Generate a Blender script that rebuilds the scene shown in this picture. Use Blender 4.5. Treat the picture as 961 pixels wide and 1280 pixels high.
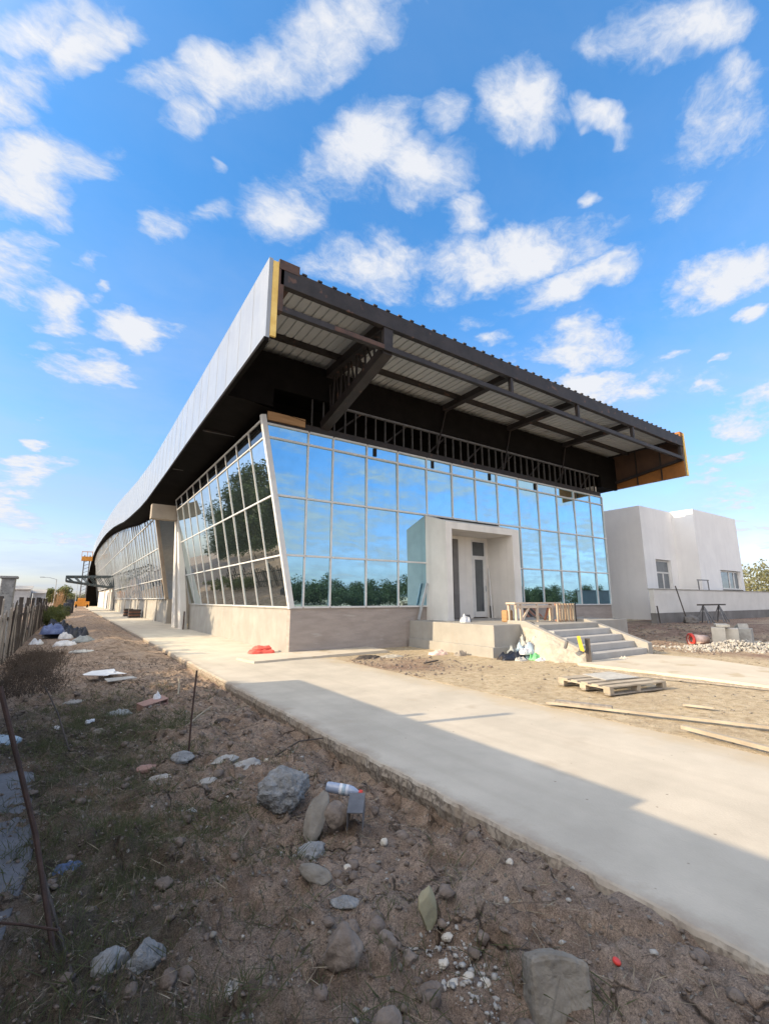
import bpy, bmesh, math, random
import numpy as np
from mathutils import Vector, Matrix, noise as mnoise
R = math.radians
scene = bpy.context.scene
for o in list(bpy.data.objects):
    bpy.data.objects.remove(o)
COL = scene.collection
random.seed(7)

# ---------------------------------------------------------------- camera
cd = bpy.data.cameras.new('camera')
cam = bpy.data.objects.new('camera', cd)
COL.objects.link(cam)
cd.sensor_fit = 'HORIZONTAL'; cd.sensor_width = 36.0; cd.lens = 566.95 / 961 * 36.0
cd.clip_start = 0.05; cd.clip_end = 5000
YAW, PITCH = R(34.224), R(10.963)
CAM = Vector((-5.781, -13.788, 1.65))
fw = Vector((math.sin(YAW) * math.cos(PITCH), math.cos(YAW) * math.cos(PITCH), math.sin(PITCH)))
rt = Vector((math.cos(YAW), -math.sin(YAW), 0)); up = rt.cross(fw)
M = Matrix((rt, up, -fw)).transposed().to_4x4(); M.translation = CAM
cam.matrix_world = M
scene.camera = cam

# ---------------------------------------------------------------- sun, exposure
SUN_EL, SUN_ROT = 25.0, -76.3
sl = bpy.data.lights.new('sun', 'SUN'); sl.energy = 3.0; sl.angle = R(0.5); sl.color = (1.0, 0.80, 0.53)
sun = bpy.data.objects.new('sun', sl); COL.objects.link(sun)
sdir = Vector((math.sin(R(SUN_ROT)) * math.cos(R(SUN_EL)), math.cos(R(SUN_ROT)) * math.cos(R(SUN_EL)), math.sin(R(SUN_EL))))
sun.rotation_euler = sdir.to_track_quat('Z', 'Y').to_euler(); sun.location = (0, 0, 60)
vs = scene.view_settings
vs.view_transform = 'Standard'; vs.look = 'None'; vs.exposure = 1.3; vs.gamma = 1.0; vs.use_curve_mapping = False

# ---------------------------------------------------------------- sky with clouds (laid out by world direction)
CLOUDS = [[4.31,-5.79,2.36,13.74,10.71,-10.19,1.0],[10.33,-5.13,2.79,17.84,18.43,-15.99,0.8],[10.01,-10.16,1.99,15.36,16.98,-13.69,0.9],[4.3,-16.78,13.59,37.3,12.24,-14.4,0.5],[15.36,0.83,1.82,23.75,34.85,-25.73,0.8],[15.6,-7.07,6.84,26.53,23.7,-17.3,0.5],[20.17,1.42,2.44,10.44,15.32,-13.46,0.8],[10.79,-1.57,3.61,12.27,11.06,-11.76,0.95],[19.47,1.48,2.38,6.53,9.57,-14.19,0.8],[20.21,0.46,2.29,8.83,12.93,-22.0,0.7],[19.19,-8.68,8.42,19.48,13.47,-19.51,0.7],[20.93,-9.76,6.97,28.18,23.4,-31.56,0.6],[40.15,-0.74,4.29,19.28,28.25,-40.73,0.6],[64.81,-2.96,6.65,20.96,30.71,-49.19,0.5],[17.52,-1.08,0.41,7.12,15.2,-28.19,0.85],[29.45,0.87,3.38,18.39,26.92,-55.59,0.7],[17.88,1.1,-1.73,-1.16,12.83,-29.3,0.8],[33.38,1.22,3.86,13.12,19.17,-61.57,0.8],[21.18,1.43,2.55,4.79,6.99,-29.17,0.9],[28.41,2.22,3.48,3.26,4.73,-27.56,0.9],[5.18,-8.43,4.12,14.37,7.33,-12.08,0.85],[7.95,-7.79,4.84,13.37,7.61,-12.08,0.7],[7.18,-15.77,6.99,16.78,6.66,-14.92,0.75],[19.4,-9.48,-7.3,4.83,22.7,-20.48,0.6],[7.72,-5.19,0.85,11.62,13.38,-20.58,0.85],[25.99,-22.83,-0.79,12.58,18.45,-17.58,0.7],[3.66,-18.75,7.1,13.77,4.27,-10.85,0.85],[3.74,-6.28,1.09,10.58,7.63,-15.74,1.0],[5.19,-11.52,2.3,18.29,8.52,-28.91,0.9],[13.55,-22.42,-2.09,33.25,48.78,-45.98,0.6],[11.71,-54.85,16.39,52.99,12.24,-57.26,0.4],[2.05,-15.81,2.73,19.24,11.11,-17.18,0.6],[2.7,-23.04,2.26,19.73,14.33,-18.57,0.8],[-0.65,-17.51,5.1,10.02,-1.5,-10.21,0.8],[0.19,-32.02,5.6,14.85,4.02,-15.37,0.7],[0.56,-17.9,6.22,17.65,-3.87,-19.01,0.7],[1.76,-12.65,2.82,15.0,-0.78,-23.03,0.9],[3.27,-28.65,4.73,17.17,1.13,-27.48,0.7],[7.21,-30.46,0.08,26.58,19.08,-58.61,0.7],[13.08,-17.95,2.33,19.62,15.01,-40.11,0.6],[6.17,-11.38,0.93,12.05,8.59,-26.75,0.8],[5.45,-11.33,1.76,16.61,5.82,-36.85,0.6],[4.0,-7.99,-0.14,7.49,7.06,-23.57,0.8],[11.55,-30.95,1.18,29.35,19.14,-71.26,0.5],[11.97,-46.66,3.74,36.01,10.49,-84.77,0.5],[3.74,-13.83,0.56,11.38,3.14,-34.68,0.85],[5.42,-15.96,-0.75,12.5,9.12,-57.06,0.5],[6.17,-17.15,-2.06,11.52,16.78,-75.96,0.4],[8.02,-25.96,-1.37,12.93,6.39,-79.2,0.5],[5.78,-18.61,-2.33,4.87,7.05,-51.48,0.4],[10.6,-27.49,-3.22,17.97,26.28,-65.9,0.6],[77.18,-19.54,5.36,40.32,59.13,-62.02,0.3],[13.16,-16.54,-1.19,7.04,10.25,-48.11,0.3],[11.42,0.1,1.27,8.89,12.84,-114.99,0.3],[10.16,-13.38,1.84,24.84,20.18,-46.78,0.3]]
world = bpy.data.worlds.new('World'); scene.world = world; world.use_nodes = True
nt = world.node_tree; nt.nodes.clear(); NN = nt.nodes.new; LK = nt.links.new
def wm(op, a, b=None, c=None, clamp=False):
    n = NN('ShaderNodeMath'); n.operation = op; n.use_clamp = clamp
    for i, v in enumerate((a, b, c)):
        if v is None: continue
        if isinstance(v, (int, float)): n.inputs[i].default_value = v
        else: LK(v, n.inputs[i])
    return n.outputs[0]
def wv(op, a, b):
    n = NN('ShaderNodeVectorMath'); n.operation = op
    for i, v in enumerate((a, b)):
        if isinstance(v, (tuple, list)): n.inputs[i].default_value = v
        else: LK(v, n.inputs[i])
    return n.outputs['Value'] if op in ('DOT_PRODUCT', 'LENGTH') else n.outputs['Vector']
def wnoise(vec, scale, detail, rough=0.55):
    n = NN('ShaderNodeTexNoise'); LK(vec, n.inputs['Vector'])
    n.inputs['Scale'].default_value = scale; n.inputs['Detail'].default_value = detail; n.inputs['Roughness'].default_value = rough
    return n
tc = NN('ShaderNodeTexCoord'); D = wv('NORMALIZE', tc.outputs['Generated'], (0, 0, 0))
sx = NN('ShaderNodeSeparateXYZ'); LK(D, sx.inputs[0]); DZ = sx.outputs['Z']
sky = NN('ShaderNodeTexSky'); sky.sky_type = 'NISHITA'; sky.sun_disc = False
sky.sun_elevation = R(SUN_EL); sky.sun_rotation = R(SUN_ROT); sky.air_density = 1.0; sky.dust_density = 0.6; sky.ozone_density = 1.5
# the air is clearer and bluer than the plain sky model: tint by elevation
rp = NN('ShaderNodeValToRGB'); LK(wm('MULTIPLY', DZ, 1.0, clamp=True), rp.inputs[0])
e = rp.color_ramp.elements
e[0].position = 0.0; e[0].color = (0.47, 0.50, 0.66, 1)
e[1].position = 0.85; e[1].color = (0.43, 0.97, 1.30, 1)
for p_, c_ in ((0.10, (0.66, 0.62, 0.76, 1)), (0.3, (0.60, 0.81, 1.00, 1)), (0.55, (0.44, 0.88, 1.18, 1))):
    k = e.new(p_); k.color = c_
mx = NN('ShaderNodeMix'); mx.data_type = 'RGBA'; mx.blend_type = 'MULTIPLY'; mx.inputs[0].default_value = 1.0
LK(sky.outputs[0], mx.inputs[6]); LK(rp.outputs[0], mx.inputs[7])
# warm glow added to the unseen sky left of and behind the camera, filling the shade
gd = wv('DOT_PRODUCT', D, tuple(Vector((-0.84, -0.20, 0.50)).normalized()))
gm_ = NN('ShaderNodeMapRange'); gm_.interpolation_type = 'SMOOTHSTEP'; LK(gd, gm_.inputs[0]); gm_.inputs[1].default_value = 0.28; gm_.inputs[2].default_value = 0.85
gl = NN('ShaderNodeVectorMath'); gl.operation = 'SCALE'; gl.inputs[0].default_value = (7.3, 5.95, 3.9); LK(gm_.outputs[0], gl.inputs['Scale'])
# cloud field: soft ellipses broken up by noise on a flat cloud layer
zc = wm('ADD', wm('MAXIMUM', DZ, 0.0), 0.16)
cx = NN('ShaderNodeCombineXYZ'); LK(wm('DIVIDE', sx.outputs['X'], zc), cx.inputs[0]); LK(wm('DIVIDE', sx.outputs['Y'], zc), cx.inputs[1]); LK(DZ, cx.inputs[2])
P = cx.outputs[0]
wn = wnoise(P, 2.2, 5, 0.62)
warp = wv('SUBTRACT', wn.outputs['Color'], (0.5, 0.5, 0.5))
sc_ = NN('ShaderNodeVectorMath'); sc_.operation = 'SCALE'; LK(warp, sc_.inputs[0]); sc_.inputs['Scale'].default_value = 0.20
DW = wv('ADD', D, sc_.outputs[0])
field = None
for ax, ay, az, bx_, by_, bz_, am in CLOUDS:
    u = wv('DOT_PRODUCT', DW, (ax * .82, ay * .82, az * .82)); v = wv('DOT_PRODUCT', DW, (bx_ * .82, by_ * .82, bz_ * .82))
    d2 = wm('MULTIPLY_ADD', v, v, wm('MULTIPLY', u, u))
    q = wm('MULTIPLY_ADD', d2, -0.85, 1.02 * (0.42 + 0.58 * am))
    field = q if field is None else wm('MAXIMUM', field, q)
# scattered clouds over the rest of the sky (behind and beside the camera)
back = wm('MULTIPLY_ADD', sx.outputs['Y'], -3.0, 0.2, clamp=True)
bn = wnoise(P, 0.9, 2, 0.5)
bk = wm('MULTIPLY_ADD', wm('SUBTRACT', bn.outputs['Fac'], 0.40), 3.4, 0.0)
field = wm('MAXIMUM', field, wm('SUBTRACT', wm('ADD', bk, wm('MULTIPLY', back, 1.6)), 1.6))
field = wm('MAXIMUM', field, -1.1)
st_ = NN('ShaderNodeMapping'); st_.inputs['Rotation'].default_value = (0, 0, R(-35)); st_.inputs['Scale'].default_value = (0.82, 1.12, 1.0); LK(wv('ADD', P, sc_.outputs[0]), st_.inputs[0])
n1 = wnoise(st_.outputs[0], 3.4, 12, 0.65); n2 = wnoise(st_.outputs[0], 9.0, 12, 0.67)
fb = wm('ADD', wm('MULTIPLY', wm('SUBTRACT', n1.outputs['Fac'], 0.5), 3.5), wm('MULTIPLY', wm('SUBTRACT', n2.outputs['Fac'], 0.5), 2.3))
dens = wm('ADD', field, fb)
mr = NN('ShaderNodeMapRange'); mr.interpolation_type = 'SMOOTHSTEP'; LK(dens, mr.inputs[0])
mr.inputs[1].default_value = -0.16; mr.inputs[2].default_value = 1.15; mr.inputs[3].default_value = 0.0; mr.inputs[4].default_value = 0.97
cr = NN('ShaderNodeValToRGB'); LK(wm('MULTIPLY_ADD', dens, 0.6, 0.1, clamp=True), cr.inputs[0])
cr.color_ramp.elements[0].position = 0.15; cr.color_ramp.elements[0].color = (0.60, 0.72, 0.93, 1)
cr.color_ramp.elements[1].position = 0.75; cr.color_ramp.elements[1].color = (0.93, 0.95, 1.0, 1)
cs = NN('ShaderNodeVectorMath'); cs.operation = 'SCALE'; LK(cr.outputs[0], cs.inputs[0]); cs.inputs['Scale'].default_value = 3.2
# a thin veil of high haze, thicker towards the horizon
vn_ = wnoise(st_.outputs[0], 1.1, 8, 0.6)
hzn = NN('ShaderNodeMapRange'); LK(DZ, hzn.inputs[0]); hzn.inputs[1].default_value = 0.75; hzn.inputs[2].default_value = 0.05; hzn.inputs[3].default_value = 0.22; hzn.inputs[4].default_value = 1.0
vm = NN('ShaderNodeMapRange'); LK(vn_.outputs['Fac'], vm.inputs[0]); vm.inputs[1].default_value = 0.42; vm.inputs[2].default_value = 0.70; vm.inputs[4].default_value = 0.62
veil = wm('MULTIPLY', vm.outputs[0], hzn.outputs[0])
mc = NN('ShaderNodeMix'); mc.data_type = 'RGBA'; LK(wm('MAXIMUM', mr.outputs[0], veil), mc.inputs[0]); LK(mx.outputs[2], mc.inputs[6]); LK(cs.outputs[0], mc.inputs[7])
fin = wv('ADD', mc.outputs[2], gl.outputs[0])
bg = NN('ShaderNodeBackground'); LK(fin, bg.inputs[0]); bg.inputs[1].default_value = 0.12
wo = NN('ShaderNodeOutputWorld'); LK(bg.outputs[0], wo.inputs[0])
world.cycles.sampling_method = 'MANUAL'; world.cycles.sample_map_resolution = 512

# ---------------------------------------------------------------- materials
def pmat(name, c1, c2=None, scale=4.0, rough=0.8, bump=0.0, bscale=None, metal=0.0, detail=6, spots=None, stretch=None, spec=0.4, streaks=None):
    m = bpy.data.materials.new(name); m.use_nodes = True; t = m.node_tree; b = t.nodes['Principled BSDF']
    b.inputs['Roughness'].default_value = rough; b.inputs['Metallic'].default_value = metal
    b.inputs['Specular IOR Level'].default_value = spec
    tcn = t.nodes.new('ShaderNodeTexCoord'); vec = tcn.outputs['Object']
    if stretch:
        mp = t.nodes.new('ShaderNodeMapping'); mp.inputs['Scale'].default_value = stretch; t.links.new(vec, mp.inputs[0]); vec = mp.outputs[0]
    if c2 is None: c2 = tuple(min(1, x * 0.78) for x in c1)
    n = t.nodes.new('ShaderNodeTexNoise'); n.inputs['Scale'].default_value = scale; n.inputs['Detail'].default_value = detail; n.inputs['Roughness'].default_value = 0.62
    t.links.new(vec, n.inputs['Vector'])
    rr = t.nodes.new('ShaderNodeValToRGB'); t.links.new(n.outputs['Fac'], rr.inputs[0])
    rr.color_ramp.elements[0].position = 0.34; rr.color_ramp.elements[0].color = (*c2, 1)
    rr.color_ramp.elements[1].position = 0.66; rr.color_ramp.elements[1].color = (*c1, 1)
    colo = rr.outputs[0]
    def over(mask, c):
        nonlocal colo
        x = t.nodes.new('ShaderNodeMix'); x.data_type = 'RGBA'; t.links.new(mask, x.inputs[0]); t.links.new(colo, x.inputs[6]); x.inputs[7].default_value = (*c, 1); colo = x.outputs[2]
    if streaks:                                     # (colour, amount): upright streaks, rain marks on walls, painted reflections on the fascia
        mp = t.nodes.new('ShaderNodeMapping'); mp.inputs['Scale'].default_value = (2.2, 2.2, 0.22); t.links.new(tcn.outputs['Object'], mp.inputs[0])
        s = t.nodes.new('ShaderNodeTexNoise'); s.inputs['Scale'].default_value = 1.3; s.inputs['Detail'].default_value = 5; t.links.new(mp.outputs[0], s.inputs['Vector'])
        r2 = t.nodes.new('ShaderNodeMapRange'); t.links.new(s.outputs['Fac'], r2.inputs[0]); r2.inputs[1].default_value = 0.5; r2.inputs[2].default_value = 0.72; r2.inputs[4].default_value = streaks[1]
        over(r2.outputs[0], streaks[0])
    if spots:                                       # (colour, scale, threshold)
        s = t.nodes.new('ShaderNodeTexNoise'); s.inputs['Scale'].default_value = spots[1]; s.inputs['Detail'].default_value = 4; t.links.new(vec, s.inputs['Vector'])
        r2 = t.nodes.new('ShaderNodeMapRange'); t.links.new(s.outputs['Fac'], r2.inputs[0]); r2.inputs[1].default_value = spots[2]; r2.inputs[2].default_value = spots[2] + 0.07
        over(r2.outputs[0], spots[0])
    t.links.new(colo, b.inputs['Base Color'])
    if bump:
        bn_ = t.nodes.new('ShaderNodeTexNoise'); bn_.inputs['Scale'].default_value = bscale or scale * 4; bn_.inputs['Detail'].default_value = 6; t.links.new(vec, bn_.inputs['Vector'])
        bb = t.nodes.new('ShaderNodeBump'); bb.inputs['Strength'].default_value = min(1, bump); bb.inputs['Distance'].default_value = 0.02 * max(1, bump)
        t.links.new(bn_.outputs['Fac'], bb.inputs['Height']); t.links.new(bb.outputs[0], b.inputs['Normal'])
    return m
def glassmat(name, tint, refl, dark):
    m = bpy.data.materials.new(name); m.use_nodes = True; t = m.node_tree; t.nodes.clear()
    out = t.nodes.new('ShaderNodeOutputMaterial'); mixs = t.nodes.new('ShaderNodeMixShader')
    g = t.nodes.new('ShaderNodeBsdfGlossy'); g.inputs['Color'].default_value = (*tint, 1); g.inputs['Roughness'].default_value = 0.012
    d = t.nodes.new('ShaderNodeBsdfDiffuse'); d.inputs['Color'].default_value = (*dark, 1)
    lw = t.nodes.new('ShaderNodeLayerWeight'); lw.inputs[0].default_value = 0.35
    r = t.nodes.new('ShaderNodeMapRange'); t.links.new(lw.outputs['Facing'], r.inputs[0]); r.inputs[3].default_value = refl; r.inputs[4].default_value = 0.97
    tcn = t.nodes.new('ShaderNodeTexCoord'); n = t.nodes.new('ShaderNodeTexNoise'); n.inputs['Scale'].default_value = 0.8; n.inputs['Detail'].default_value = 2; t.links.new(tcn.outputs['Object'], n.inputs['Vector'])
    b = t.nodes.new('ShaderNodeBump'); b.inputs['Strength'].default_value = 0.035; b.inputs['Distance'].default_value = 0.06; t.links.new(n.outputs['Fac'], b.inputs['Height']); t.links.new(b.outputs[0], g.inputs['Normal'])
    dn = t.nodes.new('ShaderNodeTexNoise'); dn.inputs['Scale'].default_value = 2.5; dn.inputs['Detail'].default_value = 5; t.links.new(tcn.outputs['Object'], dn.inputs['Vector'])
    rr = t.nodes.new('ShaderNodeMapRange'); t.links.new(dn.outputs['Fac'], rr.inputs[0]); rr.inputs[1].default_value = 0.45; rr.inputs[2].default_value = 0.75; rr.inputs[3].default_value = 0.0; rr.inputs[4].default_value = 0.07
    sb = t.nodes.new('ShaderNodeMath'); sb.operation = 'SUBTRACT'; t.links.new(r.outputs[0], sb.inputs[0]); t.links.new(rr.outputs[0], sb.inputs[1])
    t.links.new(sb.outputs[0], mixs.inputs[0]); t.links.new(d.outputs[0], mixs.inputs[1]); t.links.new(g.outputs[0], mixs.inputs[2]); t.links.new(mixs.outputs[0], out.inputs[0])
    return m
def leafmat(name, c1, c2):
    m = pmat(name, c1, c2, scale=0.9, rough=0.6, spec=0.25)
    t = m.node_tree; b = t.nodes['Principled BSDF']; out = t.nodes['Material Output']
    tr = t.nodes.new('ShaderNodeBsdfTranslucent'); tr.inputs[0].default_value = (*[min(1, x * 1.6) for x in c1], 1)
    mi = t.nodes.new('ShaderNodeMixShader'); mi.inputs[0].default_value = 0.3
    t.links.new(b.outputs[0], mi.inputs[1]); t.links.new(tr.outputs[0], mi.inputs[2]); t.links.new(mi.outputs[0], out.inputs[0])
    return m
MT = {}
MT['concrete'] = pmat('concrete', (.345, .33, .305), (.275, .262, .242), 1.3, .85, .25, 30, spots=((.30, .27, .24), 2.2, .66), streaks=((.30, .27, .24), .6))
MT['concrete_rough'] = pmat('concrete_rough', (.36, .315, .29), (.28, .245, .225), 2.4, .9, .5, 18, stretch=(.5, .5, 2.2), spots=((.36, .33, .31), 3, .62))
MT['concrete_step'] = pmat('concrete_step', (.40, .39, .38), (.33, .32, .31), 1.6, .88, .3, 25)
MT['wood_table'] = pmat('wood_table', (.60, .50, .40), (.47, .37, .29), 3, .8, .2, 30)
MT['plaster_white'] = pmat('plaster_white', (.68, .655, .625), (.60, .58, .55), 1.1, .85, .12, 40, streaks=((.45, .43, .41), .35))
MT['plaster_annex'] = pmat('plaster_annex', (.74, .74, .75), (.67, .67, .685), .6, .85, .12, 30, streaks=((.55, .55, .57), .22))
MT['plaster_grey'] = pmat('plaster_grey', (.62, .60, .58), (.54, .525, .505), .9, .88, .2, 25)
MT['render_dark'] = pmat('render_dark', (.20, .19, .185), (.14, .13, .125), 1.2, .9, .3, 18)
MT['white_metal'] = pmat('white_metal', (.60, .60, .60), (.52, .52, .52), 3, .38)
MT['dark_steel'] = pmat('dark_steel', (.034, .028, .028), (.019, .016, .016), 2.5, .6, .1, 20, spots=((.10, .055, .04), 3.5, .64))
MT['stud_dark'] = pmat('stud_dark', (.085, .082, .084), (.05, .049, .05), 5, .6)
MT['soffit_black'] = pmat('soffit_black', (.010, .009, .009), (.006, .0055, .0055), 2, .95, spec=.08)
MT['rust_steel'] = pmat('rust_steel', (.10, .055, .042), (.05, .035, .032), 4, .75, .2, 25)
MT['deck_metal'] = pmat('deck_metal', (.48, .50, .52), (.39, .41, .43), 1.2, .5, spots=((.27, .26, .26), 2.5, .64), stretch=(1, .25, 1))
MT['foam_yellow'] = pmat('foam_yellow', (.80, .58, .20), (.66, .44, .12), 3, .8, .2, 30)
MT['panel_orange'] = pmat('panel_orange', (.30, .125, .03), (.20, .08, .022), 1.5, .8)
MT['panel_brown'] = pmat('panel_brown', (.10, .055, .035), (.06, .035, .025), 1.5, .85)
MT['ply'] = pmat('ply', (.40, .24, .12), (.30, .17, .08), 2, .75, stretch=(.6, 1, 6))
MT['beam_concrete'] = pmat('beam_concrete', (.34, .29, .24), (.27, .23, .19), 1.5, .85, .2, 20)
MT['glass_front'] = glassmat('glass_front', (.54, .84, 1.0), .66, (.03, .045, .05))
MT['glass_side'] = glassmat('glass_side', (.74, .83, .86), .60, (.035, .045, .05))
MT['glass_far'] = glassmat('glass_far', (.80, .84, .86), .60, (.10, .11, .12))
MT['glass_dark'] = glassmat('glass_dark', (.50, .55, .60), .16, (.03, .035, .045))
MT['glass_black'] = glassmat('glass_black', (.4, .43, .46), .12, (.012, .013, .014))
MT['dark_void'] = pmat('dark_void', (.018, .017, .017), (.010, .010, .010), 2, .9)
MT['wood_pale'] = pmat('wood_pale', (.46, .34, .24), (.31, .21, .14), 3, .8, .2, 30, stretch=(.6, 1, 6))
MT['wood_light'] = pmat('wood_light', (.43, .37, .29), (.29, .245, .19), 3, .8, .2, 30)
MT['wood_grey'] = pmat('wood_grey', (.34, .30, .26), (.20, .175, .15), 5, .85, .4, 25, stretch=(3, 3, .5))
MT['wood_red'] = pmat('wood_red', (.36, .17, .11), (.25, .11, .07), 4, .8, .2, 30)
MT['wood_dark'] = pmat('wood_dark', (.085, .070, .062), (.045, .038, .035), 5, .9, .4, 25, stretch=(3, 3, .5))
MT['rebar'] = pmat('rebar', (.085, .05, .04), (.045, .03, .026), 12, .8, .3, 60)
MT['stone_grey'] = pmat('stone_grey', (.30, .30, .295), (.20, .20, .20), 6, .9, .8, 40, spots=((.13, .13, .13), 22, .60))
MT['stone_lump'] = pmat('stone_lump', (.31, .31, .305), (.19, .19, .19), 14, .92, 1.5, 45)
MT['stone_tan'] = pmat('stone_tan', (.25, .225, .19), (.165, .145, .12), 6, .9, .6, 30)
MT['stone_brown'] = pmat('stone_brown', (.25, .205, .17), (.155, .125, .105), 7, .92, .7, 35)
MT['earth_clod'] = pmat('earth_clod', (.22, .175, .145), (.12, .095, .078), 9, .95, .9, 40)
MT['stone_yellow'] = pmat('stone_yellow', (.34, .31, .19), (.235, .20, .13), 5, .9, .4, 30)
MT['stone_pale'] = pmat('stone_pale', (.42, .40, .37), (.30, .285, .265), 7, .9, .6, 35)
MT['block_white'] = pmat('block_white', (.58, .53, .46), (.46, .42, .355), 3, .9, .4, 25)
MT['brick_pink'] = pmat('brick_pink', (.38, .24, .20), (.28, .17, .14), 5, .9, .4, 35)
MT['red_plastic'] = pmat('red_plastic', (.72, .07, .05), (.58, .05, .04), 5, .45)
MT['red_sack'] = pmat('red_sack', (.78, .13, .10), (.60, .08, .06), 7, .7, .6, 25)
MT['pink_plastic'] = pmat('pink_plastic', (.78, .60, .52), (.66, .48, .42), 5, .6)
MT['bag_dark'] = pmat('bag_dark', (.025, .03, .05), (.012, .014, .02), 5, .35, .4, 20)
MT['bag_blue'] = pmat('bag_blue', (.16, .22, .42), (.07, .10, .24), 5, .4, .4, 20)
MT['bag_lightblue'] = pmat('bag_lightblue', (.42, .52, .60), (.26, .34, .42), 7, .4, .6, 25)
MT['bag_white'] = pmat('bag_white', (.72, .72, .74), (.52, .53, .56), 7, .5, .6, 25)
MT['bag_green'] = pmat('bag_green', (.22, .62, .25), (.14, .45, .20), 7, .45, .5, 25)
MT['cloth_grey'] = pmat('cloth_grey', (.34, .36, .36), (.22, .235, .24), 7, .9, .6, 25)
MT['cement_bag'] = pmat('cement_bag', (.48, .47, .44), (.34, .33, .31), 6, .85, .5, 25)
MT['mortar'] = pmat('mortar', (.44, .40, .34), (.34, .31, .26), 4, .92, .6, 25)
MT['yellow_paint'] = pmat('yellow_paint', (.82, .58, .05), (.70, .48, .04), 4, .55)
MT['machine_orange'] = pmat('machine_orange', (.62, .27, .04), (.48, .19, .03), 3, .5)
MT['steel_grey'] = pmat('steel_grey', (.20, .20, .21), (.12, .12, .13), 5, .5, metal=.3)
MT['galv'] = pmat('galv', (.52, .54, .56), (.42, .44, .46), 6, .4, metal=.5)
MT['canopy_steel'] = pmat('canopy_steel', (.075, .10, .11), (.045, .06, .07), 3, .5)
MT['bark'] = pmat('bark', (.11, .085, .065), (.06, .048, .038), 6, .95, .8, 14, stretch=(2, 2, .5))
MT['leaf_dark'] = leafmat('leaf_dark', (.046, .066, .028), (.024, .036, .016))
MT['leaf_olive'] = leafmat('leaf_olive', (.15, .16, .06), (.08, .095, .035))
MT['leaf_pale'] = leafmat('leaf_pale', (.22, .21, .11), (.12, .125, .06))
MT['weed_green'] = leafmat('weed_green', (.11, .13, .045), (.06, .075, .028))
MT['grass_dark'] = leafmat('grass_dark', (.115, .125, .058), (.065, .072, .038))
MT['straw'] = pmat('straw', (.38, .33, .24), (.22, .185, .135), 8, .9)
MT['twig'] = pmat('twig', (.13, .10, .078), (.07, .055, .045), 8, .9)
MT['bush_dry'] = pmat('bush_dry', (.105, .078, .058), (.058, .044, .035), 5, .95)
MT['paper'] = pmat('paper', (.74, .74, .74), (.62, .62, .63), 5, .8, spots=((.30, .31, .34), 5, .64))
MT['bottle_clear'] = pmat('bottle_clear', (.36, .41, .52), (.28, .33, .44), 8, .15, spec=.7)
MT['label_white'] = pmat('label_white', (.75, .76, .80), (.65, .67, .72), 8, .5)
MT['blue_cloth'] = pmat('blue_cloth', (.12, .17, .30), (.06, .09, .17), 8, .8, .5, 25)
MT['blue_sheet'] = pmat('blue_sheet', (.135, .135, .148), (.085, .084, .09), 3, .6, .6, 8)
MT['shed_pale'] = pmat('shed_pale', (.55, .56, .58), (.42, .43, .45), 1.5, .8)
MT['block_wall'] = pmat('block_wall', (.30, .27, .24), (.20, .18, .16), 2, .9, .5, 15)

# fascia: light sheet metal in upright panels, each oil-canned a little differently
def fasciamat():
    m = pmat('fascia_metal', (.38, .385, .38), (.33, .335, .335), .8, .22, metal=.35, streaks=((.34, .35, .355), .45))  # grey upright streaks paint wavy reflections into the sheet colour
    t = m.node_tree; b = t.nodes['Principled BSDF']
    tcn = t.nodes.new('ShaderNodeTexCoord'); mp = t.nodes.new('ShaderNodeMapping'); mp.inputs['Scale'].default_value = (1, .75, .10); t.links.new(tcn.outputs['Object'], mp.inputs[0])
    n = t.nodes.new('ShaderNodeTexNoise'); n.inputs['Scale'].default_value = 1.0; n.inputs['Detail'].default_value = 3; t.links.new(mp.outputs[0], n.inputs['Vector'])
    bb = t.nodes.new('ShaderNodeBump'); bb.inputs['Strength'].default_value = 0.16; bb.inputs['Distance'].default_value = 0.4; t.links.new(n.outputs['Fac'], bb.inputs['Height']); t.links.new(bb.outputs[0], b.inputs['Normal'])
    return m
MT['fascia'] = fasciamat()

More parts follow.
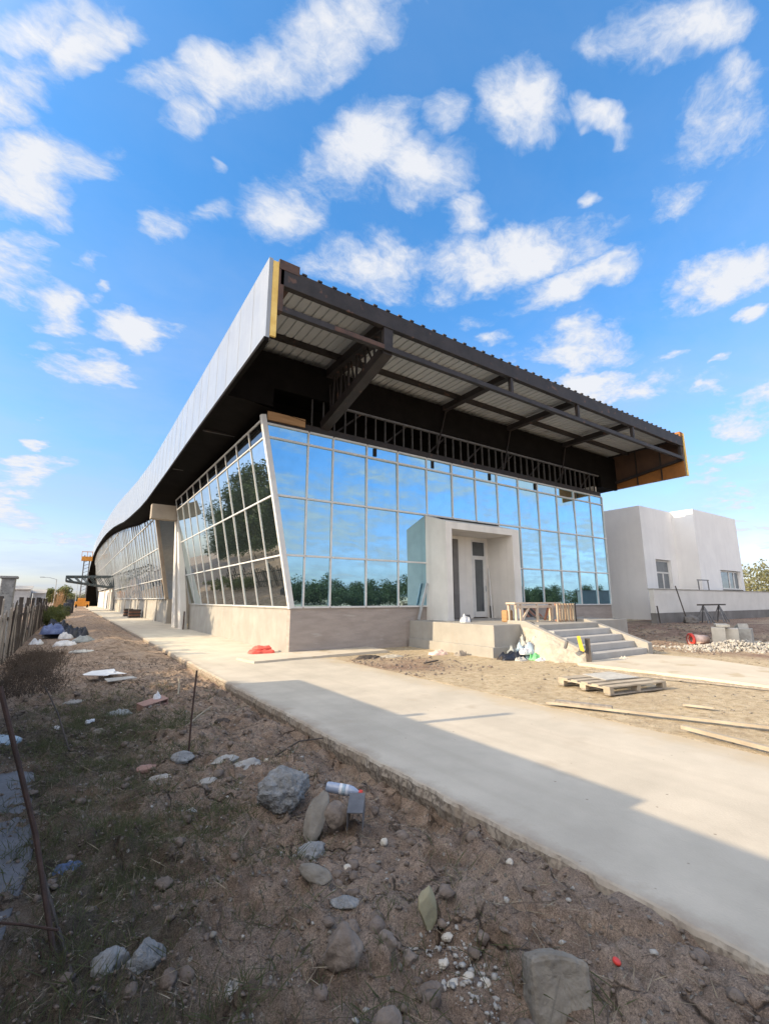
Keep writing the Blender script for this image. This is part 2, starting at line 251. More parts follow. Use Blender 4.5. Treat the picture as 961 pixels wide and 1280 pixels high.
# ---------------------------------------------------------------- helpers
class MB:
    """collects boxes, bars, tubes and prisms in world coordinates and links them as ONE mesh"""
    def __init__(s): s.v = []; s.f = []
    def add(s, vs_, fs):
        k = len(s.v); s.v += [tuple(p) for p in vs_]; s.f += [tuple(i + k for i in f) for f in fs]; return s
    def box(s, x0, x1, y0, y1, z0, z1):
        return s.add([(x0, y0, z0), (x1, y0, z0), (x1, y1, z0), (x0, y1, z0), (x0, y0, z1), (x1, y0, z1), (x1, y1, z1), (x0, y1, z1)],
                     [(3, 2, 1, 0), (4, 5, 6, 7), (0, 1, 5, 4), (1, 2, 6, 5), (2, 3, 7, 6), (3, 0, 4, 7)])
    def bar(s, p, q, w, h=None, upv=(0, 0, 1)):
        h = h or w; p = Vector(p); q = Vector(q); d = (q - p).normalized(); u = Vector(upv)
        if abs(d.dot(u)) > .98: u = Vector((0, 1, 0))
        a = d.cross(u).normalized() * w / 2; b = a.cross(d).normalized() * h / 2
        vs_ = [p - a - b, p + a - b, p + a + b, p - a + b, q - a - b, q + a - b, q + a + b, q - a + b]
        return s.add(vs_, [(0, 1, 2, 3), (7, 6, 5, 4), (0, 4, 5, 1), (1, 5, 6, 2), (2, 6, 7, 3), (3, 7, 4, 0)])
    def tube(s, pts, r, n=8, r2=None):
        pts = [Vector(p) for p in pts]; N = len(pts); rings = []
        for i, p in enumerate(pts):
            d = (pts[min(i + 1, N - 1)] - pts[max(i - 1, 0)]).normalized()
            u = Vector((0, 0, 1)) if abs(d.z) < .95 else Vector((1, 0, 0))
            a = d.cross(u).normalized(); b = a.cross(d); rr = r if r2 is None else r + (r2 - r) * i / max(1, N - 1)
            rings.append([p + (a * math.cos(t) + b * math.sin(t)) * rr for t in [2 * math.pi * k / n for k in range(n)]])
        vs_ = [p for g in rings for p in g]; fs = []
        for i in range(N - 1):
            for k in range(n):
                fs.append((i * n + k, i * n + (k + 1) % n, (i + 1) * n + (k + 1) % n, (i + 1) * n + k))
        fs.append(tuple(range(n))[::-1]); fs.append(tuple((N - 1) * n + k for k in range(n)))
        return s.add(vs_, fs)
    def lathe(s, prof, c=(0, 0, 0), n=20, axis='z'):
        vs_ = []; fs = []
        for r, z in prof:
            for k in range(n):
                t = 2 * math.pi * k / n
                p = (r * math.cos(t), r * math.sin(t), z)
                if axis == 'x': p = (p[2], p[0], p[1])
                vs_.append((p[0] + c[0], p[1] + c[1], p[2] + c[2]))
        for i in range(len(prof) - 1):
            for k in range(n): fs.append((i * n + k, i * n + (k + 1) % n, (i + 1) * n + (k + 1) % n, (i + 1) * n + k))
        fs.append(tuple(range(n))[::-1]); fs.append(tuple((len(prof) - 1) * n + k for k in range(n)))
        return s.add(vs_, fs)
    def prism(s, poly, d):
        """poly: list of 3-D points, d: extrusion vector"""
        n = len(poly); d = Vector(d); a = [Vector(p) for p in poly]; b = [p + d for p in a]
        return s.add(a + b, [tuple(range(n))[::-1], tuple(range(n, 2 * n))] + [(i, (i + 1) % n, n + (i + 1) % n, n + i) for i in range(n)])
    def build(s, name, mat, parent=None, loc=None, smooth=False, bevel=0, seg=2):
        org = Vector(parent['_o']) if parent is not None else Vector(loc or (0, 0, 0))
        me = bpy.data.meshes.new(name)
        me.from_pydata([(p[0] - org.x, p[1] - org.y, p[2] - org.z) for p in s.v], [], s.f)
        bm = bmesh.new(); bm.from_mesh(me); bmesh.ops.recalc_face_normals(bm, faces=bm.faces); bm.to_mesh(me); bm.free()
        me.materials.append(MT[mat] if isinstance(mat, str) else mat)
        if smooth:
            for p in me.polygons: p.use_smooth = True
        o = bpy.data.objects.new(name, me); COL.objects.link(o); o['_o'] = tuple(org)
        if parent is not None: o.parent = parent
        else: o.location = org
        if bevel:
            b = o.modifiers.new('bevel', 'BEVEL'); b.width = bevel; b.segments = seg; b.limit_method = 'ANGLE'; b.angle_limit = R(35)
        return o
def tag(o, label, cat, group=None):
    o['label'] = label; o['category'] = cat
    if group: o['group'] = group
    return o
def thing(name, label, cat, loc, group=None):
    o = bpy.data.objects.new(name, None); COL.objects.link(o); o.location = loc; o['_o'] = tuple(loc)
    o.empty_display_size = .2
    return tag(o, label, cat, group)
def struct(o, kind='structure'):
    o['kind'] = kind; return o
def copy_tree(o, parent=None):
    c = o.copy(); COL.objects.link(c)
    if parent is not None: c.parent = parent
    for ch in o.children: copy_tree(ch, c)
    return c

# numpy value noise
def vnoise(x, y, seed=0):
    xi = np.floor(x).astype(np.int64); yi = np.floor(y).astype(np.int64); fx = x - xi; fy = y - yi
    def h(a, b):
        n = (a * 374761393 + b * 668265263 + seed * 1274126177) & 0xffffffff
        n = ((n ^ (n >> 13)) * 1274126177) & 0xffffffff
        return ((n ^ (n >> 16)) & 0xffff) / 65535.0
    ux = fx * fx * (3 - 2 * fx); uy = fy * fy * (3 - 2 * fy)
    return (h(xi, yi) * (1 - ux) + h(xi + 1, yi) * ux) * (1 - uy) + (h(xi, yi + 1) * (1 - ux) + h(xi + 1, yi + 1) * ux) * uy
def fbm(x, y, s, o=4, seed=0):
    t = 0; a = .5
    for i in range(o):
        t = t + a * (vnoise(x * s, y * s, seed + i) - .5); s *= 2.03; a *= .55
    return t
def sst(a, b, x):
    t = np.clip((x - a) / (b - a), 0, 1); return t * t * (3 - 2 * t)
EDGE_L, EDGE_R = -2.95, 0.60
def edge_wob(y):
    return .05 * fbm(y, y * 0 + 3.3, 1.3, 4, 11) + .05 * fbm(y, y * 0 + 8.1, 7, 3, 5)
def height(x, y):
    x = np.asarray(x, float); y = np.asarray(y, float)
    left = 1 - sst(EDGE_L - .02, EDGE_L + .15, x)
    wob = fbm(x, y, .9, 3, 1) * .12
    clod = np.maximum(fbm(x + 40, y, 3.2, 4, 21), -.05) * .30
    c2 = (np.maximum(fbm(x, y + 17, 9.5, 4, 33) - .02, 0) * .20 + np.maximum(.10 - np.abs(fbm(x + 9, y, 5.5, 4, 37)), 0) * -.32)
    fine = fbm(x, y, 24, 3, 7) * .034
    near = 1 - sst(-4, 4, y)
    hl = -.13 + wob + (clod + c2 + fine) * (.35 + .65 * near)
    hl = hl + .30 * np.exp(-((x + 4.3) / .85) ** 2) * sst(-1, 6, y) * (1 - sst(34, 60, y)) * (.75 + 1.5 * fbm(x, y, .5, 3, 9))
    hl = hl - .10 * np.exp(-((x + 3.05) / .18) ** 2) * near * sst(-11.9, -11.3, y) * (.3 + 2.2 * np.clip(fbm(x * 0, y, .8, 2, 3) + .25, 0, 1))
    lump = .11 * np.exp(-((x + 3.25) / .45) ** 2) * (1 - sst(-11.9, -11.2, y))
    hl = hl + lump
    # fissure in the dried mud beside the walk
    cr = np.abs((x + 3.2) * .8 + (y + 12.2) * .5 + .10 * fbm(x, y, 5, 3, 2))
    hl = hl - .09 * np.exp(-(cr / .022) ** 2) * (y < -11.7) * (y > -12.55) * (x > -3.5)
    hl = np.minimum(hl, np.where((x > EDGE_L - .25) & (y < -1), np.where(y < -11.3, -.012, -.035), 9))
    dep = (x + 5.78) * .55 + (y + 13.79) * .81
    bank = .5 * sst(17.2, 22.0, dep) * sst(10.0, 11.5, x) * (1 - sst(60, 120, dep))
    hr = -.022 + fbm(x, y, .6, 3, 4) * .05 + fbm(x, y, 5, 3, 14) * .025 + np.maximum(fbm(x, y, 14, 3, 15), 0) * .02 + bank
    far = sst(45, 110, np.hypot(x - 5, y))
    hr = hr * (1 - far) - .05 * far
    slab = sst(EDGE_L - .02, EDGE_L + .15, x) * (1 - sst(EDGE_R - .1, EDGE_R + .06, x)) * (1 - sst(118, 122, y)) * sst(-42, -38, y)
    h = hl * left + hr * (1 - left)
    return h * (1 - slab) - .2 * slab
def hz(x, y): return float(height(np.array([x]), np.array([y]))[0])

# ---------------------------------------------------------------- ground: one sheet to the horizon
def axis_pts(segs):
    out = []
    for a, b, st in segs:
        n = max(1, int(round((b - a) / st))); out += [a + (b - a) * i / n for i in range(n)]
    out.append(segs[-1][1]); return np.array(out)
gx = axis_pts([(-1800, -300, 300), (-300, -60, 40), (-60, -12, 4), (-12, -7.5, .3), (-7.5, -2.9, .034), (-2.9, .45, .42), (.45, 5, .09), (5, 18, .16), (18, 45, .9), (45, 150, 15), (150, 1800, 275)])
gy = axis_pts([(-1800, -120, 280), (-120, -20, 10), (-20, -13.4, .4), (-13.4, -6.5, .034), (-6.5, -2, .06), (-2, 8, .12), (8, 40, .5), (40, 150, 4), (150, 400, 25), (400, 2600, 275)])
X, Y = np.meshgrid(gx, gy); Z = height(X, Y)
nx, ny = len(gx), len(gy)
me = bpy.data.meshes.new('ground'); co = np.stack([X, Y, Z], -1).reshape(-1, 3).astype(np.float32)
idx = np.arange(nx * ny).reshape(ny, nx); quads = np.stack([idx[:-1, :-1], idx[:-1, 1:], idx[1:, 1:], idx[1:, :-1]], -1).reshape(-1, 4)
me.vertices.add(len(co)); me.vertices.foreach_set('co', co.ravel())
me.loops.add(quads.size); me.loops.foreach_set('vertex_index', quads.ravel().astype(np.int32))
me.polygons.add(len(quads)); me.polygons.foreach_set('loop_start', np.arange(0, quads.size, 4, dtype=np.int32)); me.polygons.foreach_set('loop_total', np.full(len(quads), 4, np.int32))
me.polygons.foreach_set('use_smooth', np.ones(len(quads), bool)); me.update(); me.validate()
# which soil lies where: r = dark garden soil left of the walk, g = reddish dug earth, b = weedy/greenish
xf, yf = X.ravel(), Y.ravel()
soil = 1 - sst(-2.9, -2.4, xf)
red = np.exp(-(((xf - 1.6) / 1.4) ** 2 + ((yf + 3.7) / 1.3) ** 2)) + sst(10, 12, xf) * (1 - sst(60, 90, xf)) * .8 * (yf < 0) * (yf > -9)
red = np.clip(red * (1 + 2 * fbm(xf, yf, 1.2, 3, 8)), 0, 1)
weed = np.clip((sst(-4.2, -5.2, xf) if False else 1 - sst(-5.2, -4.1, xf)) * (1 - sst(-5, -2, yf)) * (.7 + 2.6 * fbm(xf, yf, 1.1, 3, 18)), 0, 1)
ca = me.color_attributes.new('soil', 'FLOAT_COLOR', 'POINT')
ca.data.foreach_set('color', np.stack([soil, red, weed, np.ones_like(soil)], -1).astype(np.float32).ravel())
gm = bpy.data.materials.new('earth'); gm.use_nodes = True; t = gm.node_tree; pb = t.nodes['Principled BSDF']; pb.inputs['Roughness'].default_value = .95; pb.inputs['Specular IOR Level'].default_value = .2
tcn = t.nodes.new('ShaderNodeTexCoord'); OBJ = tcn.outputs['Object']
def tn(scale, detail=6, rough=.62):
    n = t.nodes.new('ShaderNodeTexNoise'); n.inputs['Scale'].default_value = scale; n.inputs['Detail'].default_value = detail; n.inputs['Roughness'].default_value = rough; t.links.new(OBJ, n.inputs['Vector']); return n.outputs['Fac']
def tramp(fac, stops):
    r = t.nodes.new('ShaderNodeValToRGB'); t.links.new(fac, r.inputs[0]); el = r.color_ramp.elements
    el[0].position, el[0].color = stops[0][0], (*stops[0][1], 1); el[1].position, el[1].color = stops[-1][0], (*stops[-1][1], 1)
    for p_, c_ in stops[1:-1]: k = el.new(p_); k.color = (*c_, 1)
    return r.outputs[0]
def tmix(f, a, b):
    m = t.nodes.new('ShaderNodeMix'); m.data_type = 'RGBA'
    if isinstance(f, float): m.inputs[0].default_value = f
    else: t.links.new(f, m.inputs[0])
    for k, v in ((6, a), (7, b)):
        if isinstance(v, tuple): m.inputs[k].default_value = (*v, 1)
        else: t.links.new(v, m.inputs[k])
    return m.outputs[2]
def tmr(f, a, b, lo=0., hi=1.):
    m = t.nodes.new('ShaderNodeMapRange'); t.links.new(f, m.inputs[0]); m.inputs[1].default_value = a; m.inputs[2].default_value = b; m.inputs[3].default_value = lo; m.inputs[4].default_value = hi; return m.outputs[0]
at = t.nodes.new('ShaderNodeAttribute'); at.attribute_name = 'soil'; sp = t.nodes.new('ShaderNodeSeparateColor'); t.links.new(at.outputs['Color'], sp.inputs[0])
n1_, n2_, n3_ = tn(1.1), tn(6.5, 8), tn(30, 4)
dark = tramp(n2_, [(.28, (.125, .087, .062)), (.44, (.245, .176, .13)), (.57, (.33, .245, .186)), (.72, (.42, .33, .262))])
dark = tmix(tmr(n1_, .48, .68), dark, tramp(n3_, [(.3, (.285, .22, .175)), (.7, (.40, .32, .26))]))
sand = tramp(n2_, [(.28, (.31, .235, .15)), (.45, (.48, .385, .26)), (.62, (.58, .485, .345)), (.8, (.64, .56, .42))])
sand = tmix(tmr(n1_, .5, .72, 0, .7), sand, tramp(n3_, [(.3, (.33, .25, .165)), (.7, (.46, .365, .25))]))
redc = tramp(n2_, [(.3, (.155, .10, .075)), (.5, (.25, .165, .125)), (.72, (.34, .25, .20))])
weedc = tramp(n2_, [(.3, (.030, .028, .020)), (.5, (.066, .059, .043)), (.7, (.12, .105, .08))])
colr = tmix(sp.outputs[1], sand, redc)
darkm = tmix(tmr(sp.outputs[2], 0, 1, 0, .8), dark, weedc)
colr = tmix(sp.outputs[0], colr, darkm)
ckw = t.nodes.new('ShaderNodeTexNoise'); ckw.inputs['Scale'].default_value = 5; ckw.inputs['Detail'].default_value = 4; t.links.new(OBJ, ckw.inputs['Vector'])
ckv = t.nodes.new('ShaderNodeVectorMath'); ckv.operation = 'MULTIPLY_ADD'; t.links.new(ckw.outputs['Color'], ckv.inputs[0]); ckv.inputs[1].default_value = (.22, .22, 0); t.links.new(OBJ, ckv.inputs[2])
ck = t.nodes.new('ShaderNodeTexVoronoi'); ck.feature = 'DISTANCE_TO_EDGE'; ck.inputs['Scale'].default_value = 3.4; t.links.new(ckv.outputs[0], ck.inputs['Vector'])
ckm = t.nodes.new('ShaderNodeMath'); ckm.operation = 'MULTIPLY'; t.links.new(tmr(ck.outputs['Distance'], .045, .008), ckm.inputs[0]); t.links.new(tmr(tn(1.9, 3), .46, .60), ckm.inputs[1])
ckl = t.nodes.new('ShaderNodeMath'); ckl.operation = 'MULTIPLY'; t.links.new(ckm.outputs[0], ckl.inputs[0]); t.links.new(sp.outputs[0], ckl.inputs[1])
colr = tmix(ckl.outputs[0], colr, (.055, .040, .030))
vo = t.nodes.new('ShaderNodeTexVoronoi'); vo.inputs['Scale'].default_value = 24; t.links.new(OBJ, vo.inputs['Vector'])
vsep = t.nodes.new('ShaderNodeSeparateColor'); t.links.new(vo.outputs['Color'], vsep.inputs[0])
peb = t.nodes.new('ShaderNodeMath'); peb.operation = 'MULTIPLY'; t.links.new(tmr(vo.outputs['Distance'], .32, .22), peb.inputs[0]); t.links.new(tmr(vsep.outputs[0], .78, .80), peb.inputs[1])
colr = tmix(peb.outputs[0], colr, tramp(vsep.outputs[1], [(0, (.16, .14, .12)), (1, (.42, .39, .35))]))
g1, g2 = tn(95, 4, .7), tn(240, 3, .7)
gsum = t.nodes.new('ShaderNodeMath'); gsum.operation = 'ADD'; t.links.new(g1, gsum.inputs[0]); t.links.new(g2, gsum.inputs[1])
grit = tramp(tmr(gsum.outputs[0], .74, 1.26), [(0, (.42, .41, .40)), (.45, (.92, .92, .92)), (1, (1.65, 1.62, 1.58))])
gmx = t.nodes.new('ShaderNodeMix'); gmx.data_type = 'RGBA'; gmx.blend_type = 'MULTIPLY'; gmx.inputs[0].default_value = 1.0; t.links.new(colr, gmx.inputs[6]); t.links.new(grit, gmx.inputs[7]); colr = gmx.outputs[2]
t.links.new(colr, pb.inputs['Base Color'])
bm_ = t.nodes.new('ShaderNodeBump'); bm_.inputs['Strength'].default_value = .9; bm_.inputs['Distance'].default_value = .03
ad = t.nodes.new('ShaderNodeMath'); ad.operation = 'MULTIPLY_ADD'; t.links.new(tn(42, 6, .7), ad.inputs[0]); ad.inputs[1].default_value = .7; t.links.new(n2_, ad.inputs[2])
ad2 = t.nodes.new('ShaderNodeMath'); ad2.operation = 'MULTIPLY_ADD'; t.links.new(peb.outputs[0], ad2.inputs[0]); ad2.inputs[1].default_value = .35; t.links.new(ad.outputs[0], ad2.inputs[2])
ad3 = t.nodes.new('ShaderNodeMath'); ad3.operation = 'MULTIPLY_ADD'; t.links.new(gsum.outputs[0], ad3.inputs[0]); ad3.inputs[1].default_value = .45; t.links.new(ad2.outputs[0], ad3.inputs[2])
ad4 = t.nodes.new('ShaderNodeMath'); ad4.operation = 'MULTIPLY_ADD'; t.links.new(ckl.outputs[0], ad4.inputs[0]); ad4.inputs[1].default_value = -1.2; t.links.new(ad3.outputs[0], ad4.inputs[2])
t.links.new(ad4.outputs[0], bm_.inputs['Height']); t.links.new(bm_.outputs[0], pb.inputs['Normal'])
me.materials.append(gm)
go = bpy.data.objects.new('ground', me); COL.objects.link(go); struct(go)

# ---------------------------------------------------------------- the concrete walk, its broken near edge, the path and the apron
def slabmat():
    m = pmat('walk_concrete', (.505, .455, .38), (.40, .36, .30), 1.0, .88, .22, 55, spots=((.40, .35, .285), .8, .64))
    t = m.node_tree; b = t.nodes['Principled BSDF']
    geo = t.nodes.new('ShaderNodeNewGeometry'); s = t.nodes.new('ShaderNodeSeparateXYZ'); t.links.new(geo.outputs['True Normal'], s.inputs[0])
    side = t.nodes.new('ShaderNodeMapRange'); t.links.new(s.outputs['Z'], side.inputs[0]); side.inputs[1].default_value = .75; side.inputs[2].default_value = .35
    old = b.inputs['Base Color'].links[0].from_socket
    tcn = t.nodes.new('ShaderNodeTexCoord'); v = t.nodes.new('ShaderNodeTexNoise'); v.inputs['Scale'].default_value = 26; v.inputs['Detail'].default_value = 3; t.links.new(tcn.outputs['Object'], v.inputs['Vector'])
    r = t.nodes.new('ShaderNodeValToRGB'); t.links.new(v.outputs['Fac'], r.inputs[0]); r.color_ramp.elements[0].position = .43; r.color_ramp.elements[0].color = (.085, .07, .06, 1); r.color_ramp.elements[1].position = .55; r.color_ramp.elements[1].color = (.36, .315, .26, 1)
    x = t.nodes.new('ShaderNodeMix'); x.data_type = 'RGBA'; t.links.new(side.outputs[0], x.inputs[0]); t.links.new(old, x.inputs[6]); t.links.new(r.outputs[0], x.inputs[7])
    # small dark stones trodden into the top
    w = t.nodes.new('ShaderNodeTexVoronoi'); w.inputs['Scale'].default_value = 9; t.links.new(tcn.outputs['Object'], w.inputs['Vector'])
    c = t.nodes.new('ShaderNodeSeparateColor'); t.links.new(w.outputs['Color'], c.inputs[0])
    k1 = t.nodes.new('ShaderNodeMapRange'); t.links.new(w.outputs['Distance'], k1.inputs[0]); k1.inputs[1].default_value = .12; k1.inputs[2].default_value = .07
    k2 = t.nodes.new('ShaderNodeMath'); k2.operation = 'GREATER_THAN'; t.links.new(c.outputs[0], k2.inputs[0]); k2.inputs[1].default_value = .88
    k3 = t.nodes.new('ShaderNodeMath'); k3.operation = 'MULTIPLY'; t.links.new(k1.outputs[0], k3.inputs[0]); t.links.new(k2.outputs[0], k3.inputs[1])
    y = t.nodes.new('ShaderNodeMix'); y.data_type = 'RGBA'; t.links.new(k3.outputs[0], y.inputs[0]); t.links.new(x.outputs[2], y.inputs[6]); y.inputs[7].default_value = (.24, .205, .17, 1)
    # earth and sand trodden over both edges, and worn tracks along it
    sp2 = t.nodes.new('ShaderNodeSeparateXYZ'); t.links.new(tcn.outputs['Object'], sp2.inputs[0])
    dn = t.nodes.new('ShaderNodeTexNoise'); dn.inputs['Scale'].default_value = 1.6; dn.inputs['Detail'].default_value = 9; dn.inputs['Roughness'].default_value = .7; t.links.new(tcn.outputs['Object'], dn.inputs['Vector'])
    def edge(a, b, lo, hi):
        m1 = t.nodes.new('ShaderNodeMapRange'); t.links.new(sp2.outputs['X'], m1.inputs[0]); m1.inputs[1].default_value = a; m1.inputs[2].default_value = b
        m2 = t.nodes.new('ShaderNodeMath'); m2.operation = 'ADD'; t.links.new(m1.outputs[0], m2.inputs[0]); t.links.new(dn.outputs['Fac'], m2.inputs[1])
        m3 = t.nodes.new('ShaderNodeMapRange'); t.links.new(m2.outputs[0], m3.inputs[0]); m3.inputs[1].default_value = lo; m3.inputs[2].default_value = hi; m3.inputs[4].default_value = .85; return m3.outputs[0]
    def lay(f, src, c):
        q = t.nodes.new('ShaderNodeMix'); q.data_type = 'RGBA'; t.links.new(f, q.inputs[0]); t.links.new(src, q.inputs[6]); q.inputs[7].default_value = (*c, 1); return q.outputs[2]
    cur = lay(edge(-.9, .75, 1.05, 1.5), y.outputs[2], (.43, .34, .22))
    cur = lay(edge(-2.3, -3.05, 1.15, 1.5), cur, (.27, .215, .165))
    mp = t.nodes.new('ShaderNodeMapping'); mp.inputs['Scale'].default_value = (3.2, .16, 1); mp.inputs['Rotation'].default_value = (0, 0, .05); t.links.new(tcn.outputs['Object'], mp.inputs[0])
    tn_ = t.nodes.new('ShaderNodeTexNoise'); tn_.inputs['Scale'].default_value = 1.4; tn_.inputs['Detail'].default_value = 7; t.links.new(mp.outputs[0], tn_.inputs['Vector'])
    tm = t.nodes.new('ShaderNodeMapRange'); t.links.new(tn_.outputs['Fac'], tm.inputs[0]); tm.inputs[1].default_value = .52; tm.inputs[2].default_value = .70; tm.inputs[4].default_value = .3
    cur = lay(tm.outputs[0], cur, (.37, .325, .265))
    t.links.new(cur, b.inputs['Base Color'])
    return m
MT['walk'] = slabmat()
ys = axis_pts([(-40, -14, 1), (-14, -3, .03), (-3, 10, .12), (10, 120, 1.5)])
wl = EDGE_L + edge_wob(ys); wr = EDGE_R + .12 * fbm(ys, ys * 0 + 1.7, .9, 4, 40)
offs = np.array([0.0, .015, .06, .3, 1.0, 2.0, 3.0]); V = []; F = []
rows = len(ys); ncol = len(offs) + 5
for j, y in enumerate(ys):
    rough = [(-.015 + .03 * float(fbm(np.array([y]), np.array([k * 3.7]), 16, 3, 50 + k)[0] + .1)) for k in range(3)]
    pts = [(wl[j] + .03 + rough[0], -.22), (wl[j] - .005 + rough[1] * 1.6, -.10), (wl[j] - .004 + rough[2], -.03)]
    pts += [(wl[j] + o, (-.008 if o == 0 else 0) + .004 * float(fbm(np.array([y]), np.array([o]), .8, 2, 60)[0])) for o in offs]
    pts += [(wr[j], -.004), (wr[j] + .02, -.15)]
    V += [(x, y, z) for x, z in pts]
for j in range(rows - 1):
    for k in range(ncol - 1): F.append((j * ncol + k, j * ncol + k + 1, (j + 1) * ncol + k + 1, (j + 1) * ncol + k))
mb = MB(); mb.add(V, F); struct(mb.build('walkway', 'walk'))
def flat_slab(name, poly, z, th, mat):
    n = len(poly); out = []
    for i in range(n):
        a = Vector((*poly[i], 0)); b = Vector((*poly[(i + 1) % n], 0)); k = max(2, int((b - a).length / .25))
        for s in range(k):
            p = a.lerp(b, s / k); w_ = float(fbm(np.array([p.x]), np.array([p.y]), 3, 3, 70)[0]) * .10
            d = (b - a).normalized(); out.append((p.x - d.y * w_, p.y + d.x * w_, z))
    m = MB(); m.prism(out, (0, 0, -th)); return struct(m.build(name, mat))
MT['slab'] = pmat('slab_concrete', (.56, .50, .41), (.46, .405, .325), .9, .88, .3, 40, spots=((.42, .35, .25), 1.3, .60))
flat_slab('path', [(5.35, -6.40), (8.95, -6.40), (9.05, -7.8), (8.3, -9.6), (8.0, -17), (5.1, -17), (5.45, -10)], .035, .2, 'slab')
flat_slab('apron', [(-1.60, -1.55), (2.9, -1.22), (2.9, -.02), (.02, -.02), (-1.75, -.45)], .055, .15, 'slab')

# ---------------------------------------------------------------- the main hall
W, ZS, ZT = 18.4, 1.41, 7.33
TILT = .199
def lx(z): return -TILT * (z - ZS)          # the side glass leans outward
BZ = [1.41, 3.06, 4.98, 6.88, 7.33]
BX = [0, .42, 1.38, 2.79, 4.20, 5.64, 7.03, 8.40, 9.80, 11.25, 12.70, 14.20, 15.70, 17.20, 18.40]
hall = thing('terminal_building', 'long unfinished hall with mirrored glass walls under a deep overhanging metal roof', 'building', (9.2, 0, 0))
# concrete base walls
m = MB(); m.box(.0, .25, 0.25, 14.9, -.25, 1.36); m.box(.03, .25, 22, 69, -.25, 1.70); m.box(-.04, 0, 0.0, 14.9, 1.36, 1.41)
for y in (22.0, 27, 33, 39.5, 46, 53, 60): m.box(-.05, .03, y, y + .45, -.25, 1.68)
m.box(1.6, 1.8, 14.9, 22, -.2, 8); m.box(.25, 1.6, 14.75, 14.9, -.2, 7.4); m.box(.25, 1.6, 22.0, 22.15, -.2, 8)
m.build('side_base_wall', 'concrete', hall, bevel=.012)
m = MB(); m.box(0.0, 4.6, 0, .25, -.25, 1.40); m.box(9.7, W, 0, .25, -.25, 1.40); m.box(4.6, 5.85, .02, .25, -.25, 1.40); m.box(5.85, 9.25, .02, .25, -.25, .88); m.box(9.25, 9.7, .02, .25, -.25, 1.40)
m.build('front_base_wall', 'concrete_rough', hall, bevel=.012)
m = MB(); m.box(W - .25, W, .25, 20, -.25, 8.0); m.build('end_wall', 'plaster_white', hall)
m = MB(); m.box(0, .25, 69, 121, -.2, 3.6); m.box(-.3, 0, 72.5, 73.2, -.2, 3.6); m.box(-.3, 0, 80, 80.6, -.2, 3.6); m.box(-.25, 0, 95, 96, -.2, 3.6); m.build('far_wall', 'plaster_white', hall)
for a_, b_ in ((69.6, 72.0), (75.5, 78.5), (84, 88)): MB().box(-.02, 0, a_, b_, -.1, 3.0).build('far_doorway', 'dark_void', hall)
# front curtain wall: white aluminium grid, one pane each
m = MB()
for i, x in enumerate(BX[1:], 1):
    lo = BZ[0]
    if i in (6, 7): lo = BZ[2]
    m.box(x - .025, x + .025, -.05, .06, lo, ZT)
for k, z in enumerate(BZ):
    for i in range(len(BX) - 1):
        if k < 2 and 5 <= i <= 7: continue
        x0 = BX[i] if i else lx(z); m.box(x0 + (.03 if i else .05), BX[i + 1] - .03, -.06, .05, z - .03, z + .03)
ff = m.build('front_window_frame', 'white_metal', hall)
random.seed(3)
def pane(pts, mat, parent, jit=.004):
    """one sheet of glass 8 mm thick, set a hair out of true like a real one"""
    P_ = [Vector(p) for p in pts]; n = (P_[1] - P_[0]).cross(P_[3] - P_[0]).normalized(); c = sum(P_, Vector()) / 4
    ex = (P_[1] - P_[0]).normalized(); ez = n.cross(ex); a, b = random.gauss(0, jit), random.gauss(0, jit)
    q = [p + n * (a * (p - c).dot(ex) + b * (p - c).dot(ez)) for p in P_]
    mb = MB(); mb.prism(q, -n * .008); return mb.build('glass_pane', mat, parent)
for k in range(4):
    for i in range(14):
        if k < 2 and 5 <= i <= 7: continue
        z0, z1 = BZ[k] + .03, BZ[k + 1] - .03; x1 = BX[i + 1] - .03
        a0, a1 = (BX[i] + .03,) * 2 if i else (lx(z0) + .05, lx(z1) + .05)
        pane([(a0, 0, z0), (x1, 0, z0), (x1, 0, z1), (a1, 0, z1)], 'glass_front', ff, .007)
m = MB(); m.bar((lx(1.38) + .02, .0, 1.38), (lx(7.60) + .02, .0, 7.60), .17, .16, (0, 1, 0)); m.build('corner_post', 'white_metal', hall)
m = MB(); m.box(-1.0, W, .02, .12, 7.36, 7.62); m.build('header_band', 'dark_steel', hall)
for x in (3.15, 5.98, 9.35, 12.55):
    m = MB(); m.box(x - .07, x + .07, -.035, -.01, 6.97, 7.27); m.build('clip_plate', 'dark_void', hall)
# leaning side curtain wall, ten bays
SY = [14.93 * i / 10 for i in range(11)]; SZ = [1.41, 3.06, 4.98, 6.88, 7.45]
def sp_(y, z, o=0): return (lx(z) - o * .98, y, z + o * -.195)
m = MB()
for y in SY[1:]: m.bar(sp_(y, SZ[0], .005), sp_(y, SZ[-1], .005), .05, .04, (0, 1, 0))
for z in SZ: m.bar(sp_(.08, z, .007), sp_(14.93, z, .007), .06, .05)
sf = m.build('side_window_frame', 'white_metal', hall)
for k in range(4):
    for i in range(10):
        y0, y1 = SY[i] + .04, SY[i + 1] - .03; z0, z1 = SZ[k] + .03, SZ[k + 1] - .03
        pane([sp_(y1, z0), sp_(y0, z0), sp_(y0, z1), sp_(y1, z1)], 'glass_side' if k < 3 else 'glass_black', sf, .006)
